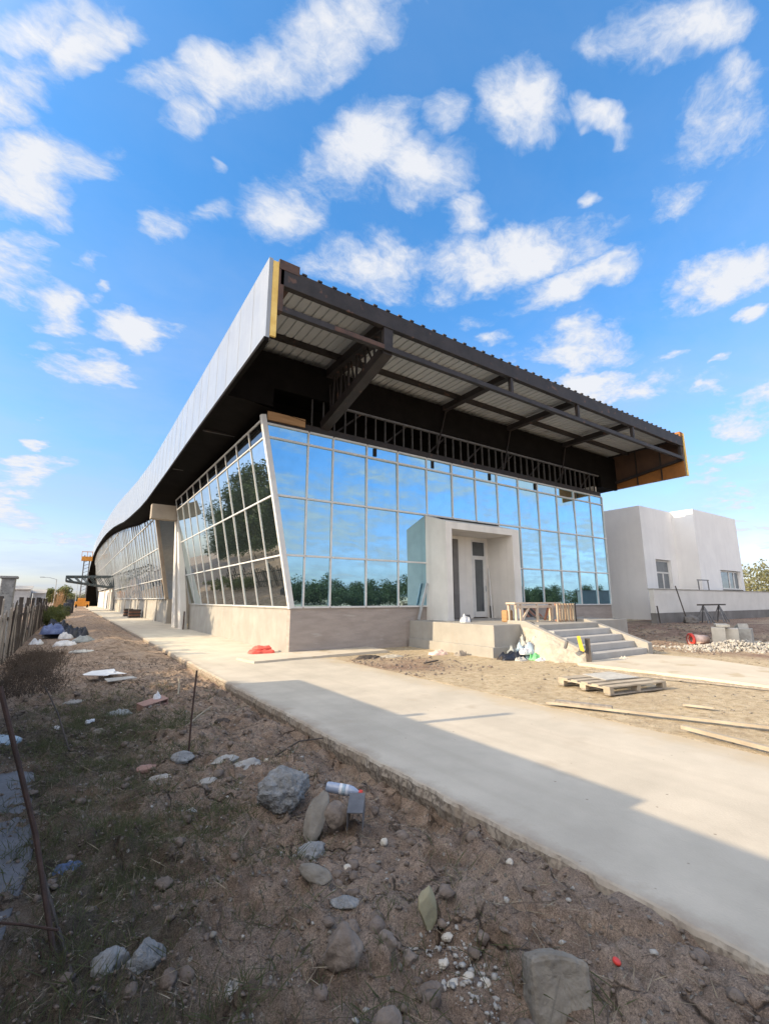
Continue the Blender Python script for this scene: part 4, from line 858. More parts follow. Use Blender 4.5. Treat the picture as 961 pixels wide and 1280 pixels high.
def gravel(name, mat, n, xr, yr, s0, s1, label, sink=.3, keep=None, pw=3):
    base, faces = (IV2, IF2) if s1 > .05 and n > 1000 else (IV, IF); jit = .28 if len(base) < 20 else .13; nb = len(base)
    x = rng.uniform(*xr, n); y = rng.uniform(*yr, n)
    if keep:
        k = np.array([keep(a, b) for a, b in zip(x, y)]); x, y = x[k], y[k]; n = len(x)
    s = s0 + (s1 - s0) * rng.random(n) ** pw
    v = base[None] * (1 + jit * rng.normal(size=(n, nb, 1))) * (s[:, None] * rng.uniform(.7, 1.3, (n, 3)) * np.array([1, 1, .65]))[:, None, :]
    a = rng.random(n) * 6.28; c, q = np.cos(a)[:, None], np.sin(a)[:, None]
    v = np.stack([v[..., 0] * c - v[..., 1] * q + x[:, None], v[..., 0] * q + v[..., 1] * c + y[:, None], v[..., 2] + (height(x, y) + s * (.65 - sink))[:, None]], -1).reshape(-1, 3)
    f = (np.array(faces)[None] + (np.arange(n) * nb)[:, None, None]).reshape(-1, 3)
    me = bpy.data.meshes.new(name); me.vertices.add(len(v)); me.vertices.foreach_set('co', v.astype(np.float32).ravel())
    me.loops.add(f.size); me.loops.foreach_set('vertex_index', f.astype(np.int32).ravel())
    me.polygons.add(len(f)); me.polygons.foreach_set('loop_start', np.arange(0, f.size, 3, dtype=np.int32)); me.polygons.foreach_set('loop_total', np.full(len(f), 3, np.int32))
    me.update(); me.validate(); me.materials.append(MT[mat]); o = bpy.data.objects.new(name, me); COL.objects.link(o); struct(o, 'stuff'); o['label'] = label
gravel('crumbs', 'earth_clod', 14000, (-6.5, -3.0), (-13, -6.5), .002, .013, 'fine crumbs of earth all over the shaded soil', .3, None, 2)
gravel('crumbs', 'earth_clod', 5000, (-6.5, -3.0), (-6.5, 2), .004, .02, 'coarse crumbs of earth farther along the soil', .3, None, 2)
gravel('grit', 'stone_pale', 1500, (-6.3, -3.0), (-13, -6), .0015, .006, 'pale grit scattered in the soil', .3, None, 2)
gravel('gravel', 'stone_tan', 700, (-6.6, -3.0), (-13, -5), .004, .022, 'loose small stones and crumbs of earth left of the walk')
gravel('clods', 'earth_clod', 1500, (-6.4, -3.05), (-12.9, -3), .008, .055, 'brown clods of earth left of the walk', .62, None, 4)
gravel('gravel', 'stone_pale', 220, (-6.2, -3.1), (-12.8, -5), .005, .022, 'small pale chips of mortar in the soil')
gravel('gravel', 'stone_pale', 260, (-4.15, -3.85), (-12.15, -11.55), .004, .016, 'white crumbs of mortar around the block in front', .3)
gravel('gravel', 'stone_tan', 1300, (.9, 13), (-12, -4.3), .006, .028, 'sandy stones scattered over the yard', .3, lambda x, y: not (5.2 < x < 9.1))
gravel('gravel', 'stone_brown', 900, (10.5, 19), (-7.5, -2.4), .02, .07, 'dark rubble and clods along the foot of the low wall', .35)
gravel('gravel', 'stone_brown', 420, (.7, 3.2), (-5.6, -2.0), .012, .045, 'reddish lumps of dug earth near the platform', .4)
# bigger trampled mass: dry dark bush by the fence, green weeds, dry reeds
bv = MB(); rg = np.random.default_rng(31)
for k in range(1500):
    x = -6.4 + rg.normal() * .36; y = rg.uniform(-3.2, 5.0); z = hz(x, y); th = rg.random() * 6.28; L = rg.uniform(.12, .46) * (.6 + .8 * float(fbm(np.array([x]), np.array([y]), 1.1, 3, 77)[0] + .5))
    e_ = (x + math.cos(th) * L * .6, y + math.sin(th) * L * .6, z + L * (.35 + .65 * rg.random())); mid = ((x + e_[0]) / 2 + rg.normal() * .04, (y + e_[1]) / 2 + rg.normal() * .04, (z + e_[2]) / 2 + .06)
    bv.tube([(x, y, z - .02), mid, e_], .005, 3, .002)
bo = tag(bv.build('dry_bush', 'bush_dry', loc=(-6.4, -.4, -.1)), 'dark brown dry bush heaped against the foot of the paling fence', 'bush')
bl = [(-6.42 + rg.normal() * .28, rg.uniform(-3, 4.8), -.08 + .20 * rg.random() ** 1.5, rg.uniform(.10, .28)) for _ in range(70)]
v = leaf_cloud(rg, bl, 12000, .022, .25); v -= np.array([-6.4, -.4, -.1])
lo = bpy.data.objects.new('dry_leaves', quads_mesh('dry_leaves', v, 'bush_dry')); COL.objects.link(lo); lo.parent = bo
for i, (x, y, r_, h, mat, lab) in enumerate(((-6.6, 26, .55, 1.0, 'weed_green', 'tall green weeds by the fence behind the rubbish bags'), (-6.5, 34, .7, 1.25, 'weed_green', 'taller green weeds at the far end of the paling fence'))):
    bl = [(x + rg.normal() * r_ * .5, y + rg.normal() * r_ * 2.2, .1 + h * .75 * rg.random(), .3) for _ in range(26)]
    v = leaf_cloud(rg, bl, 2600, .10, .25); z = hz(x, y); v -= np.array([x, y, z])
    o = bpy.data.objects.new('weeds', quads_mesh('weeds', v, mat)); o.location = (x, y, z); COL.objects.link(o); tag(o, lab, 'weeds')
st = MB()
for k in range(70):
    x = -7.0 + rg.normal() * .3; y = 62 + rg.normal() * 2.5; L = rg.uniform(1.4, 3.2); st.tube([(x, y, -.1), (x + rg.normal() * .2, y + rg.normal() * .2, L)], .035, 4, .01)
tag(st.build('dry_reeds', 'ply', loc=(-7, 62, -.1)), 'tall rusty brown dry reeds far along the left edge', 'reeds')

# ---------------------------------------------------------------- stones and rubble, each one a thing
def rock(name, label, x, y, w_, d_, h, mat, seed, cat='stone', rot=0, tilt=(0, 0), rough=.16, sub=4, box=0, sink=.25, facet=0, group=None):
    bm = bmesh.new()
    bmesh.ops.create_icosphere(bm, subdivisions=sub, radius=1)
    rs = random.Random(seed); off = Vector((rs.random() * 50, rs.random() * 50, rs.random() * 50))
    planes = [(Vector((rs.gauss(0, 1), rs.gauss(0, 1), rs.gauss(0, 1))).normalized(), rs.uniform(.62, .9)) for _ in range(facet)]
    for v in bm.verts:
        p = v.co.copy()
        if box:
            q = Vector([math.copysign(abs(c) ** (1 - box), c) for c in p]); p = q / max(abs(q.x), abs(q.y), abs(q.z)) * (1 - (1 - box) * .25) if box > .7 else q
        for n, k in planes:
            dd = p.dot(n) - k
            if dd > 0: p -= n * dd
        s = 1 + rough * (mnoise.fractal(p * 1.3 + off, 1.0, 2.0, 4) + .45 * mnoise.noise(p * 5 + off) + .25 * mnoise.noise(p * 13 + off)) + .02 * mnoise.noise(p * 22 + off)
        v.co = p * s
    for v in bm.verts: v.co = Vector((v.co.x * w_ / 2, v.co.y * d_ / 2, v.co.z * h / 2))
    mr_ = Matrix.Rotation(rot, 4, 'Z') @ Matrix.Rotation(tilt[0], 4, 'X') @ Matrix.Rotation(tilt[1], 4, 'Y')
    bmesh.ops.transform(bm, matrix=mr_, verts=bm.verts); zmin = min(v.co.z for v in bm.verts); zmax = max(v.co.z for v in bm.verts)
    bmesh.ops.translate(bm, vec=(0, 0, -zmin - sink * (zmax - zmin)), verts=bm.verts)
    me = bpy.data.meshes.new(name); bm.to_mesh(me); bm.free(); me.materials.append(MT[mat])
    for p in me.polygons: p.use_smooth = True
    o = bpy.data.objects.new(name, me); o.location = (x, y, hz(x, y)); COL.objects.link(o)
    return tag(o, label, cat, group)
rock('concrete_lump', 'large bluish lump of crumbly grey concrete left of the leaning flat stone', -4.08, -9.70, .44, .36, .34, 'stone_lump', 1, rough=.24, sub=5, sink=.15)
rock('flat_stone', 'long flat tan stone leaning up between the concrete lump and the round stone', -4.0, -10.22, .17, .10, .42, 'stone_tan', 2, rot=-.5, tilt=(-.75, .25), rough=.10, facet=8, sink=.12)
rock('round_stone', 'round brown stone propped between the leaning slab and the metal channel', -3.86, -10.27, .22, .2, .22, 'stone_brown', 3, rough=.16, sink=.15, facet=4)
rock('broken_stone', 'broken grey stone lying under the foot of the leaning flat stone', -4.14, -10.42, .22, .17, .12, 'stone_grey', 4, facet=6, rough=.2)
rock('flat_stone', 'flat grey oblong stone below the bottle, tilted towards the camera', -4.29, -10.84, .26, .13, .09, 'stone_tan', 5, rot=-.9, tilt=(.1, .25), rough=.1, facet=6, sink=.12)
rock('flat_stone', 'smaller bluish flat stone just below the tilted oblong stone', -4.23, -11.10, .19, .11, .05, 'stone_lump', 6, rot=-.7, rough=.1, facet=6)
rock('cobble', 'big rounded brown cobble in the middle of the foreground', -4.49, -11.52, .18, .19, .20, 'stone_brown', 7, rough=.18, sink=.42, facet=5)
rock('cobble', 'small brown cobble right of the big rounded cobble', -4.27, -11.58, .105, .10, .10, 'stone_brown', 8, rough=.2, sink=.4, facet=4)
rock('cobble', 'smaller pale cobble at the right end of the foreground row', -4.16, -11.63, .09, .08, .075, 'stone_brown', 9, rough=.22, sink=.4, facet=4)
rock('cobble', 'little grey brown cobble behind the big rounded cobble', -4.32, -11.33, .09, .09, .09, 'stone_brown', 10, rough=.2, sink=.4, facet=4)
rock('yellow_stone', 'thin yellowish broken slab standing on edge in the soil', -3.97, -11.54, .17, .06, .21, 'stone_yellow', 11, rot=.35, tilt=(-.35, .1), rough=.06, facet=9, sink=.12)
rock('cobble', 'smooth tan stone at the bottom edge of the picture left of the block', -4.50, -11.92, .14, .12, .13, 'stone_brown', 12, rough=.12, sink=.4, facet=4)
rock('grey_lump', 'pale grey rounded lump in the weeds at the lower left', -5.43, -10.84, .18, .16, .14, 'stone_grey', 13, rough=.16, sink=.35, facet=4)
rock('broken_slab', 'jagged blue grey slab piece beside the pale lump at the lower left', -5.27, -10.90, .24, .16, .15, 'stone_lump', 14, rot=.8, tilt=(-.3, .35), rough=.22, facet=7, sink=.35)
rock('flat_stone', 'pale wedge shaped stone below the upright rebar stake', -4.82, -8.36, .25, .14, .07, 'stone_pale', 15, rot=-.5, rough=.12, facet=7)
rock('flat_stone', 'reddish flat stone left of the foot of the rebar stake', -4.90, -7.98, .26, .15, .09, 'brick_pink', 16, rot=.2, rough=.12, facet=7)
rock('flat_stone', 'greenish grey rough stone at the foot of the rebar stake', -4.60, -8.15, .25, .18, .12, 'stone_grey', 17, rough=.2, facet=6)
rock('flat_stone', 'small whitish stone nearer the camera than the rebar stake', -4.47, -8.72, .22, .12, .06, 'stone_pale', 18, rot=.1, rough=.12, facet=6)
rock('flat_stone', 'long pale layered stone right of the rebar stake', -4.22, -8.42, .36, .16, .09, 'stone_pale', 19, rot=.4, rough=.18, facet=7)
rock('rough_stone', 'knobbly pale stone between the layered stone and the walk', -4.02, -8.55, .32, .2, .15, 'stone_pale', 20, rot=.2, rough=.26)
rock('cobble', 'green grey cobble alone in the weeds at the left', -5.27, -6.2, .16, .15, .13, 'stone_tan', 21, rough=.1)
rock('white_chip', 'small white chip of mortar beside the dark pit left of the walk', -3.30, -11.55, .05, .04, .04, 'block_white', 22, cat='chip')
rock('white_chip', 'white oval pebble in front of the metal channel', -4.02, -10.75, .06, .05, .04, 'block_white', 23, cat='chip')
rock('white_chip', 'pale chip under the right side of the metal channel', -3.70, -10.72, .06, .05, .05, 'block_white', 24, cat='chip')
rock('white_chip', 'small white chip on the soil beyond the stakes, close to the walk', -3.72, -8.35, .06, .045, .04, 'block_white', 25, cat='chip')
for i, (x, y) in enumerate(((-4.06, -11.78), (-4.01, -11.90), (-3.93, -11.66), (-4.09, -11.88), (-3.97, -11.97))):
    rock('mortar_flake', 'jagged white flake of mortar in the crumbs left of the grey block', x, y, .06, .045, .03, 'block_white', 40 + i, cat='flake', rough=.3, group='white mortar flakes in the foreground')
# grey concrete block with a rounded top, half sunk
m = MB(); n = 10; pr = [(-.135, 0), (.135, 0)] + [(.135 - .27 * k / n, .27 + .022 * math.sin(math.pi * k / n)) for k in range(n + 1)]
m.prism([(a, -.075, z - .10) for a, z in pr], (0, .16, 0))
o = m.build('concrete_block', 'stone_tan', loc=(0, 0, 0), bevel=.02, seg=2); o.location = (-3.79, -12.24, hz(-3.79, -12.24) - .02); o.rotation_euler = (-.45, .10, -.55)
tb_ = bpy.data.textures.new('chips', 'CLOUDS'); tb_.noise_scale = .06
q_ = o.modifiers.new('sub', 'SUBSURF'); q_.subdivision_type = 'SIMPLE'; q_.levels = q_.render_levels = 4
q_ = o.modifiers.new('disp', 'DISPLACE'); q_.texture = tb_; q_.strength = .022; q_.mid_level = .5
tag(o, 'rough grey brown concrete block with a rounded top leaning at the bottom right', 'block')
# hollow pink brick with a crumpled paper on it
m = MB()
for a, b, c, d_ in ((-.22, .22, -.085, -.065), (-.22, .22, .065, .085), (-.22, .22, -.01, .01)): m.box(a, b, -.10, .10, c, d_)
for x in (-.22, -.08, .06, .20): m.box(x, x + .02, -.098, .098, -.084, .084)
o = m.build('hollow_brick', 'brick_pink', bevel=.004); o.location = (-4.47, -5.05, hz(-4.47, -5.05) + .08); o.rotation_euler = (.15, -.12, .45)
tag(o, 'pinkish hollow clay brick lying in the shaded soil', 'brick')
def crumple(name, label, cat, x, y, w_, d_, h, mat, seed, z=None, group=None, rot=0, n=26, amp=1.0, edge=0):
    """crumpled sheet or sagging bag: a bumpy closed shell resting on what is below"""
    V = []; F = []; rs = random.Random(seed); off = Vector((rs.random() * 90, rs.random() * 90, 3))
    for j in range(n):
        for i in range(n):
            u = i / (n - 1) * 2 - 1; v = j / (n - 1) * 2 - 1
            k = max(0, 1 - max(abs(u), abs(v)) ** 2.5)
            q = Vector((u * 2.2, v * 2.2, 0)) + off
            zz = h * (k ** .6 * (.55 + .55 * amp * mnoise.noise(q)) + .22 * amp * k * abs(mnoise.noise(q * 2.7)) + .10 * amp * k * mnoise.noise(q * 6))
            rr = 1 + .22 * mnoise.noise(Vector((u * 1.5, v * 1.5, 7)) + off)
            V.append((u * w_ / 2 * rr * math.sqrt(1 - v * v / 2.6), v * d_ / 2 * rr * math.sqrt(1 - u * u / 2.6), max(.002, zz)))
    m_ = len(V); V += [(a, b, -.02) for a, b, c in V]
    for j in range(n - 1):
        for i in range(n - 1):
            a = j * n + i; F.append((a, a + 1, a + n + 1, a + n)); F.append((m_ + a, m_ + a + n, m_ + a + n + 1, m_ + a + 1))
    for i in range(n - 1):
        F += [(i + 1, i, m_ + i, m_ + i + 1), ((n - 1) * n + i, (n - 1) * n + i + 1, m_ + (n - 1) * n + i + 1, m_ + (n - 1) * n + i), (i * n, (i + 1) * n, m_ + (i + 1) * n, m_ + i * n), ((i + 1) * n + n - 1, i * n + n - 1, m_ + i * n + n - 1, m_ + (i + 1) * n + n - 1)]
    mb = MB(); mb.add(V, F); o = mb.build(name, mat, smooth=True); o.location = (x, y, (hz(x, y) if z is None else z) + .005); o.rotation_euler.z = rot
    return tag(o, label, cat, group)
crumple('crumpled_paper', 'scrap of white paper caught on top of the pink brick', 'paper', -4.40, -4.98, .13, .12, .13, 'paper', 3, z=hz(-4.47, -5.05) + .16)

# ---------------------------------------------------------------- litter on the soil
m = MB(); rs = random.Random(5)
pts = [(-.47, -.16), (-.05, -.32), (.10, -.20), (.46, -.24), (.34, .02), (.47, .26), (-.10, .20), (-.34, .12)]
m.prism([(a, b, .03 + .06 * mnoise.noise(Vector((a * 3, b * 3, 1)))) for a, b in pts], (0, 0, .006))
o = m.build('torn_paper', 'paper'); o.location = (-5.02, -1.2, hz(-5.02, -1.2) + .07); o.rotation_euler = (.12, .05, .5); tag(o, 'torn sheet of white printed paper lying on the soil', 'paper')
m = MB(); m.prism([(-.3, -.2, .02), (.28, -.22, .03), (.34, .14, .02), (-.22, .2, .03)], (0, 0, .012)); o = m.build('flat_board', 'stone_pale'); o.location = (-4.72, -2.0, hz(-4.72, -2.0) + .06); o.rotation_euler.z = .3; tag(o, 'flat grey board half under the torn white paper', 'board')
crumple('cloth_rag', 'bluish white rag in the soil near the pink brick', 'rag', -4.95, -5.1, .36, .2, .10, 'cloth_grey', 9)
crumple('rubbish_bag', 'big dark blue bag of rubbish slumped beside the fence', 'bag', -6.05, 14.0, 1.45, 1.5, 1.0, 'bag_dark', 21, amp=1.2)
crumple('rubbish_bag', 'blue plastic bag lying on top of the big dark bag', 'bag', -6.3, 13.1, 1.0, .8, .55, 'bag_blue', 22, z=hz(-6.2, 13.4) + .22)
crumple('rubbish_bag', 'black bin bag slumped right of the blue one', 'bag', -5.35, 12.6, 1.0, .9, .6, 'bag_dark', 52, amp=1.2)
crumple('rubbish_bag', 'crumpled white bag tucked between the two dark bags', 'bag', -5.75, 12.3, .6, .5, .34, 'bag_white', 53, amp=1.2)
crumple('rubbish_bag', 'white plastic bag spilled in front of the dark rubbish bag', 'bag', -5.75, 8.8, .8, .5, .25, 'bag_white', 23)
crumple('rubbish_bag', 'grey green plastic sheeting right of the white bag', 'bag', -5.15, 9.5, .8, .7, .3, 'cloth_grey', 24)
crumple('rubbish_bag', 'small pale bags littered between the dark bag and the fence', 'bag', -6.75, 10.5, .5, 1.1, .25, 'bag_white', 25)
crumple('litter_scrap', 'pale strip of litter on the soil nearer than the white bag', 'litter', -5.25, 4.4, .8, .35, .08, 'cement_bag', 26)
crumple('cloth_scrap', 'faded blue rag in the weeds beside the long leaning rod', 'rag', -5.60, -9.75, .18, .12, .06, 'blue_cloth', 27)
crumple('cloth_scrap', 'white and blue scrap of cloth at the left edge of the picture', 'rag', -6.35, -6.0, .5, .3, .12, 'bag_lightblue', 29)
# smooth grey plastic sheet along the left border
crumple('ground_sheet', 'smooth dull grey plastic sheet spread along the left edge of the picture', 'sheet', -6.30, -9.4, .95, 4.6, .035, 'blue_sheet', 28, amp=.6, n=40)
for i, (x, y, w_, d_, h, mat, lab) in enumerate(((-5.55, -4.0, .30, .10, .05, 'stone_pale', 'long white splinter of plaster left of the torn paper'), (-5.35, -5.5, .16, .08, .04, 'bag_white', 'small white scrap left of the bluish rag'), (-5.75, -5.6, .14, .09, .05, 'paper', 'little white scrap beside the thin leaning post'), (-3.75, -6.6, .22, .10, .05, 'wood_dark', 'dark curled strip of bark close to the walk'), (-4.75, -9.3, .15, .07, .03, 'cement_bag', 'pale torn paper strip in the weeds left of the big lump'), (-4.95, -11.3, .12, .08, .05, 'stone_pale', 'pale chip in the weeds right of the jagged slab piece'), (-3.55, -9.6, .16, .06, .03, 'wood_dark', 'dark strip of wood between the bottle and the walk'))):
    crumple('litter_scrap', lab, 'litter', x, y, w_, d_, h, mat, 80 + i, amp=1.4, rot=i * .9)
# bottle with a red cap resting on the stones
b = thing('plastic_bottle', 'clear plastic water bottle with a red cap lying on the metal channel', 'bottle', (-3.62, -10.12, hz(-3.62, -10.12)))
bp = Vector((-3.72, -10.05, hz(-3.62, -10.12) + .235)); dr = (rt * .97 + Vector((0, 0, -.10)) - fw * .10).normalized()
def along(prof, n=18):
    a = dr.cross(Vector((0, 0, 1))).normalized(); c = a.cross(dr); V = []; F = []
    for r_, l in prof:
        for k in range(n):
            t_ = 6.28318 * k / n; V.append(bp + dr * l + (a * math.cos(t_) + c * math.sin(t_)) * r_)
    for i in range(len(prof) - 1):
        for k in range(n): F.append((i * n + k, i * n + (k + 1) % n, (i + 1) * n + (k + 1) % n, (i + 1) * n + k))
    F += [tuple(range(n))[::-1], tuple((len(prof) - 1) * n + k for k in range(n))]
    return MB().add(V, F)
along([(.030, -.10), (.040, -.09), (.042, -.05), (.039, -.04), (.042, -.03), (.042, .02), (.039, .03), (.042, .04), (.042, .10), (.036, .135), (.020, .165), (.014, .175), (.014, .19)]).build('body', 'bottle_clear', b, smooth=True)
along([(.0428, .015), (.0428, .095)]).build('label', 'label_white', b, smooth=True)
along([(.0432, .04), (.0432, .07)]).build('printed_band', 'bag_lightblue', b, smooth=True)
along([(.019, .183), (.020, .187), (.020, .212), (.017, .215)]).build('cap', 'red_plastic', b, smooth=True)
# short length of steel channel, open side down
m = MB(); m.box(-.062, .062, -.13, .13, .128, .134); m.box(-.062, -.056, -.13, .13, 0, .128); m.box(.056, .062, -.13, .13, 0, .128)
o = m.build('steel_channel', 'steel_grey'); o.location = (-3.72, -10.36, hz(-3.72, -10.36) + .03); o.rotation_euler = (.16, 0, -.62); tag(o, 'short grey steel channel lying open side down below the bottle', 'channel')
m = MB().lathe([(.016, 0), (.019, .002), (.019, .012), (.017, .015), (.012, .016)], n=16); o = m.build('bottle_cap', 'red_plastic', smooth=True); o.location = (-3.42, -12.30, hz(-3.42, -12.30) + .004); o.rotation_euler = (.4, .2, 0); tag(o, 'small red bottle cap on the bare soil at the lower right', 'cap')
# stakes, rods and sticks
m = MB().tube([(-4.48, -7.9, -.3), (-4.475, -7.9, .3), (-4.455, -7.9, .83)], .011, 7); tag(m.build('rebar_stake', 'rebar', loc=(-4.48, -7.9, -.1)), 'thin rusty rebar stake standing upright in the soil', 'stake')
m = MB().tube([(-5.62, -10.75, -.22), (-5.80, -10.5, .42), (-6.05, -10.42, 1.18)], .013, 7); tag(m.build('long_rod', 'rebar', loc=(-5.62, -10.75, -.1)), 'long dark rod leaning across the left edge of the picture', 'rod')
m = MB().tube([(-5.66, -10.84, .10), (-5.80, -10.62, .06), (-5.98, -10.35, .0)], .006, 6); tag(m.build('wire', 'rebar', loc=(-5.7, -10.8, 0)), 'short dark wire tied across the foot of the long leaning rod', 'wire')
m = MB().tube([(-5.58, -10.9, -.1), (-5.70, -10.2, -.04), (-5.86, -9.0, -.02), (-5.98, -8.2, .03)], .011, 6, .006); tag(m.build('dry_stick', 'wood_dark', loc=(-5.6, -10.8, -.1)), 'long dark stick lying along the edge of the dull grey sheet', 'stick')
for i, (p, q, r_, lab) in enumerate((((-5.60, -6.9, -.1), (-5.95, -5.2, .40), .012, 'dark thin post leaning in the weeds near the dry bush'), ((-4.35, -6.9, -.05), (-3.82, -6.2, .05), .014, 'pale bent stick right of the pink brick'), ((-4.0, -4.6, -.02), (-3.75, -3.2, .05), .016, 'straight pale stick lying beside the walk past the brick'))):
    mid = [(a + b_) / 2 + .02 for a, b_ in zip(p, q)]
    tag(MB().tube([p, mid, q], r_, 6, r_ * .6).build('dry_stick', 'wood_dark' if i < 1 else 'straw', loc=p), lab, 'stick')
m = MB().tube([(-3.62, -8.35, hz(-3.62, -8.35) + .02), (-3.35, -8.42, .0), (-3.08, -8.5, .01)], .012, 6, .007); tag(m.build('dry_stick', 'wood_dark', loc=(-3.6, -8.35, -.05)), 'dark stick with its end on the broken edge of the walk', 'stick')

# ---------------------------------------------------------------- yard in front of the hall
sk = thing('cement_sack', 'crumpled bright red sack on the slab at the corner of the hall', 'sack', (-.62, .75, .0))
def part_crumple(parent, name, w_, d_, h, mat, seed, dx, dy, dz, amp=.9):
    o = crumple(name, 'x', 'x', 0, 0, w_, d_, h, mat, seed, z=0, amp=amp); del o['label']; del o['category']; o.parent = parent; o.location = (dx, dy, dz); return o
part_crumple(sk, 'sack_body', .86, .62, .22, 'red_sack', 31, 0, 0, .0, .6); part_crumple(sk, 'folded_top', .6, .46, .13, 'red_sack', 32, .06, .05, .13, .8)
crumple('dark_rag', 'flat dark scrap on the earth beside the apron', 'rag', 1.55, -2.15, .75, .4, .14, 'wood_dark', 33)
crumple('cement_crust', 'pale crust of spilt cement beside the dark scrap', 'crust', 2.3, -2.25, .8, .5, .07, 'mortar', 34)
crumple('litter_scrap', 'torn pinkish paper sack at the foot of the platform side', 'litter', 3.9, -2.55, .7, .4, .16, 'pink_plastic', 35)
crumple('dark_rag', 'small brown rag against the foot of the platform side', 'rag', 4.28, -3.15, .45, .3, .18, 'wood_grey', 36)
m = MB(); m.box(-.35, .35, -.03, .03, 0, .03); o = m.build('dark_lath', 'wood_dark'); o.location = (2.3, -4.1, .02); o.rotation_euler.z = .35; tag(o, 'short dark lath lying alone on the sandy ground', 'lath')
crumple('tarpaulin', 'black tarpaulin bunched on the ground below the platform front', 'tarpaulin', 5.0, -4.62, 1.2, .55, .30, 'bag_dark', 37)
crumple('rubbish_bag', 'pale scrap of plastic on the black tarpaulin', 'bag', 5.25, -4.80, .45, .3, .20, 'bag_white', 38, z=.12)
crumple('rubbish_bag', 'light blue plastic bag heaped against the platform front', 'bag', 5.55, -4.62, .85, .65, .58, 'bag_lightblue', 39)
crumple('rubbish_bag', 'bright green plastic bag in front of the light blue one', 'bag', 5.42, -5.05, .5, .3, .22, 'bag_green', 40)
for i, (x, y, w_, d_, h, mat, lab) in enumerate(((4.85, -4.95, .4, .25, .12, 'cement_bag', 'torn brown paper bag lying in front of the black tarpaulin'), (5.15, -4.45, .5, .3, .36, 'cloth_grey', 'grey rag heaped behind the black tarpaulin'), (5.72, -4.95, .42, .35, .34, 'bag_lightblue', 'second light blue bag crushed against the mortar bank'), (5.3, -5.3, .35, .2, .08, 'bag_white', 'flat white wrapper on the ground before the green bag'), (4.55, -4.55, .35, .25, .10, 'wood_dark', 'dark scrap at the corner of the platform beside the tarpaulin'))):
    crumple('litter_scrap', lab, 'litter', x, y, w_, d_, h, mat, 60 + i, amp=1.3)
crumple('cement_sack', 'empty grey cement sacks piled against the stair side', 'sack', 5.75, -4.55, .5, .75, .78, 'cement_bag', 41, amp=1.2)
m = MB(); m.add([(5.92, -6.30, .20), (5.92, -5.0, .72), (5.92, -4.2, .86), (5.28, -5.75, -.03), (5.62, -6.25, -.03), (5.92, -6.5, -.03), (5.42, -5.0, -.03), (5.92, -4.2, -.03)],
       [(0, 1, 3, 4), (0, 4, 5), (1, 2, 6, 3), (2, 7, 6), (0, 5, 7, 2, 1), (3, 6, 7, 5, 4)])
o = m.build('mortar_bank', 'mortar', loc=(5.6, -5.4, 0), bevel=.03); tag(o, 'pale bank of spilt mortar sloping down the left side of the stair', 'mortar')
tx = bpy.data.textures.new('lumps', 'CLOUDS'); tx.noise_scale = .25
sb2 = o.modifiers.new('sub', 'SUBSURF'); sb2.subdivision_type = 'SIMPLE'; sb2.levels = sb2.render_levels = 5
dp = o.modifiers.new('disp', 'DISPLACE'); dp.texture = tx; dp.strength = .10
m = MB(); m.prism([(0, -.15, 0), (0, .15, 0), (0, .13, .38), (0, -.11, .40)], (.04, 0, 0)); o = m.build('yellow_board', 'yellow_paint', bevel=.006); o.location = (5.70, -6.30, .30); o.rotation_euler = (0, -.18, -.75); tag(o, 'bright yellow board leaning on the mortar bank by the stair', 'board')
m = MB(); m.bar((0, 0, 0), (.16, .1, .62), .13, .05); o = m.build('timber_offcut', 'wood_dark'); o.location = (5.72, -6.48, 0); tag(o, 'dark timber offcut propped beside the yellow board', 'timber')
m = MB(); m.box(-.09, .09, -.03, .03, 0, .2); o = m.build('trowel_hawk', 'steel_grey', bevel=.01); o.location = (5.42, -6.0, .36); o.rotation_euler = (.3, 0, .4); tag(o, 'small dark tool on the mortar bank left of the yellow board', 'tool')
crumple('stone_chip', 'white lump of plaster on the ground before the lowest step', 'lump', 7.2, -6.6, .35, .22, .14, 'block_white', 43)
# pallet
pal = thing('wooden_pallet', 'weathered wooden pallet lying flat on the sandy ground', 'pallet', (3.05, -8.6, 0))
u = Vector((4.30 - 1.9, -8.75 + 9.2, 0)); u = Vector((.95, .16, 0)).normalized(); 
pal.rotation_euler.z = 0
def PP(a, b, z): return (3.05 + a * .985 + b * .17, -8.6 + a * -.17 + b * .985, z)
def pbox(a0, a1, b0, b1, z0, z1): return MB().prism([PP(a0, b0, z0), PP(a1, b0, z0), PP(a1, b1, z0), PP(a0, b1, z0)], (0, 0, z1 - z0))
for b0 in (-.60, -.36, -.12, .12, .36): pbox(-.75, .75, b0, b0 + .15 if b0 < .3 else .60, .118, .142).build('deck_board', 'wood_light', pal)
for a in (-.75, -.05, .65): pbox(a, a + .10, -.60, .60, .094, .116).build('cross_bar', 'wood_light', pal)
for a in (-.75, -.05, .65):
    for b0 in (-.60, -.07, .46): pbox(a, a + .10, b0, b0 + .14, .022, .093).build('block', 'wood_light', pal, bevel=.004)
for b0 in (-.60, -.07, .46): pbox(-.75, .75, b0, b0 + .12, .0, .021).build('bottom_board', 'wood_grey', pal)
m = MB(); m.prism([PP(-.25, -.1, .146), PP(.6, -.16, .150), PP(.66, .55, .150), PP(-.1, .58, .146)], (0, 0, .012)); tag(m.build('plywood_sheet', 'cement_bag', loc=(3.2, -8.4, .15)), 'pale grey sheet laid on top of the pallet', 'sheet')
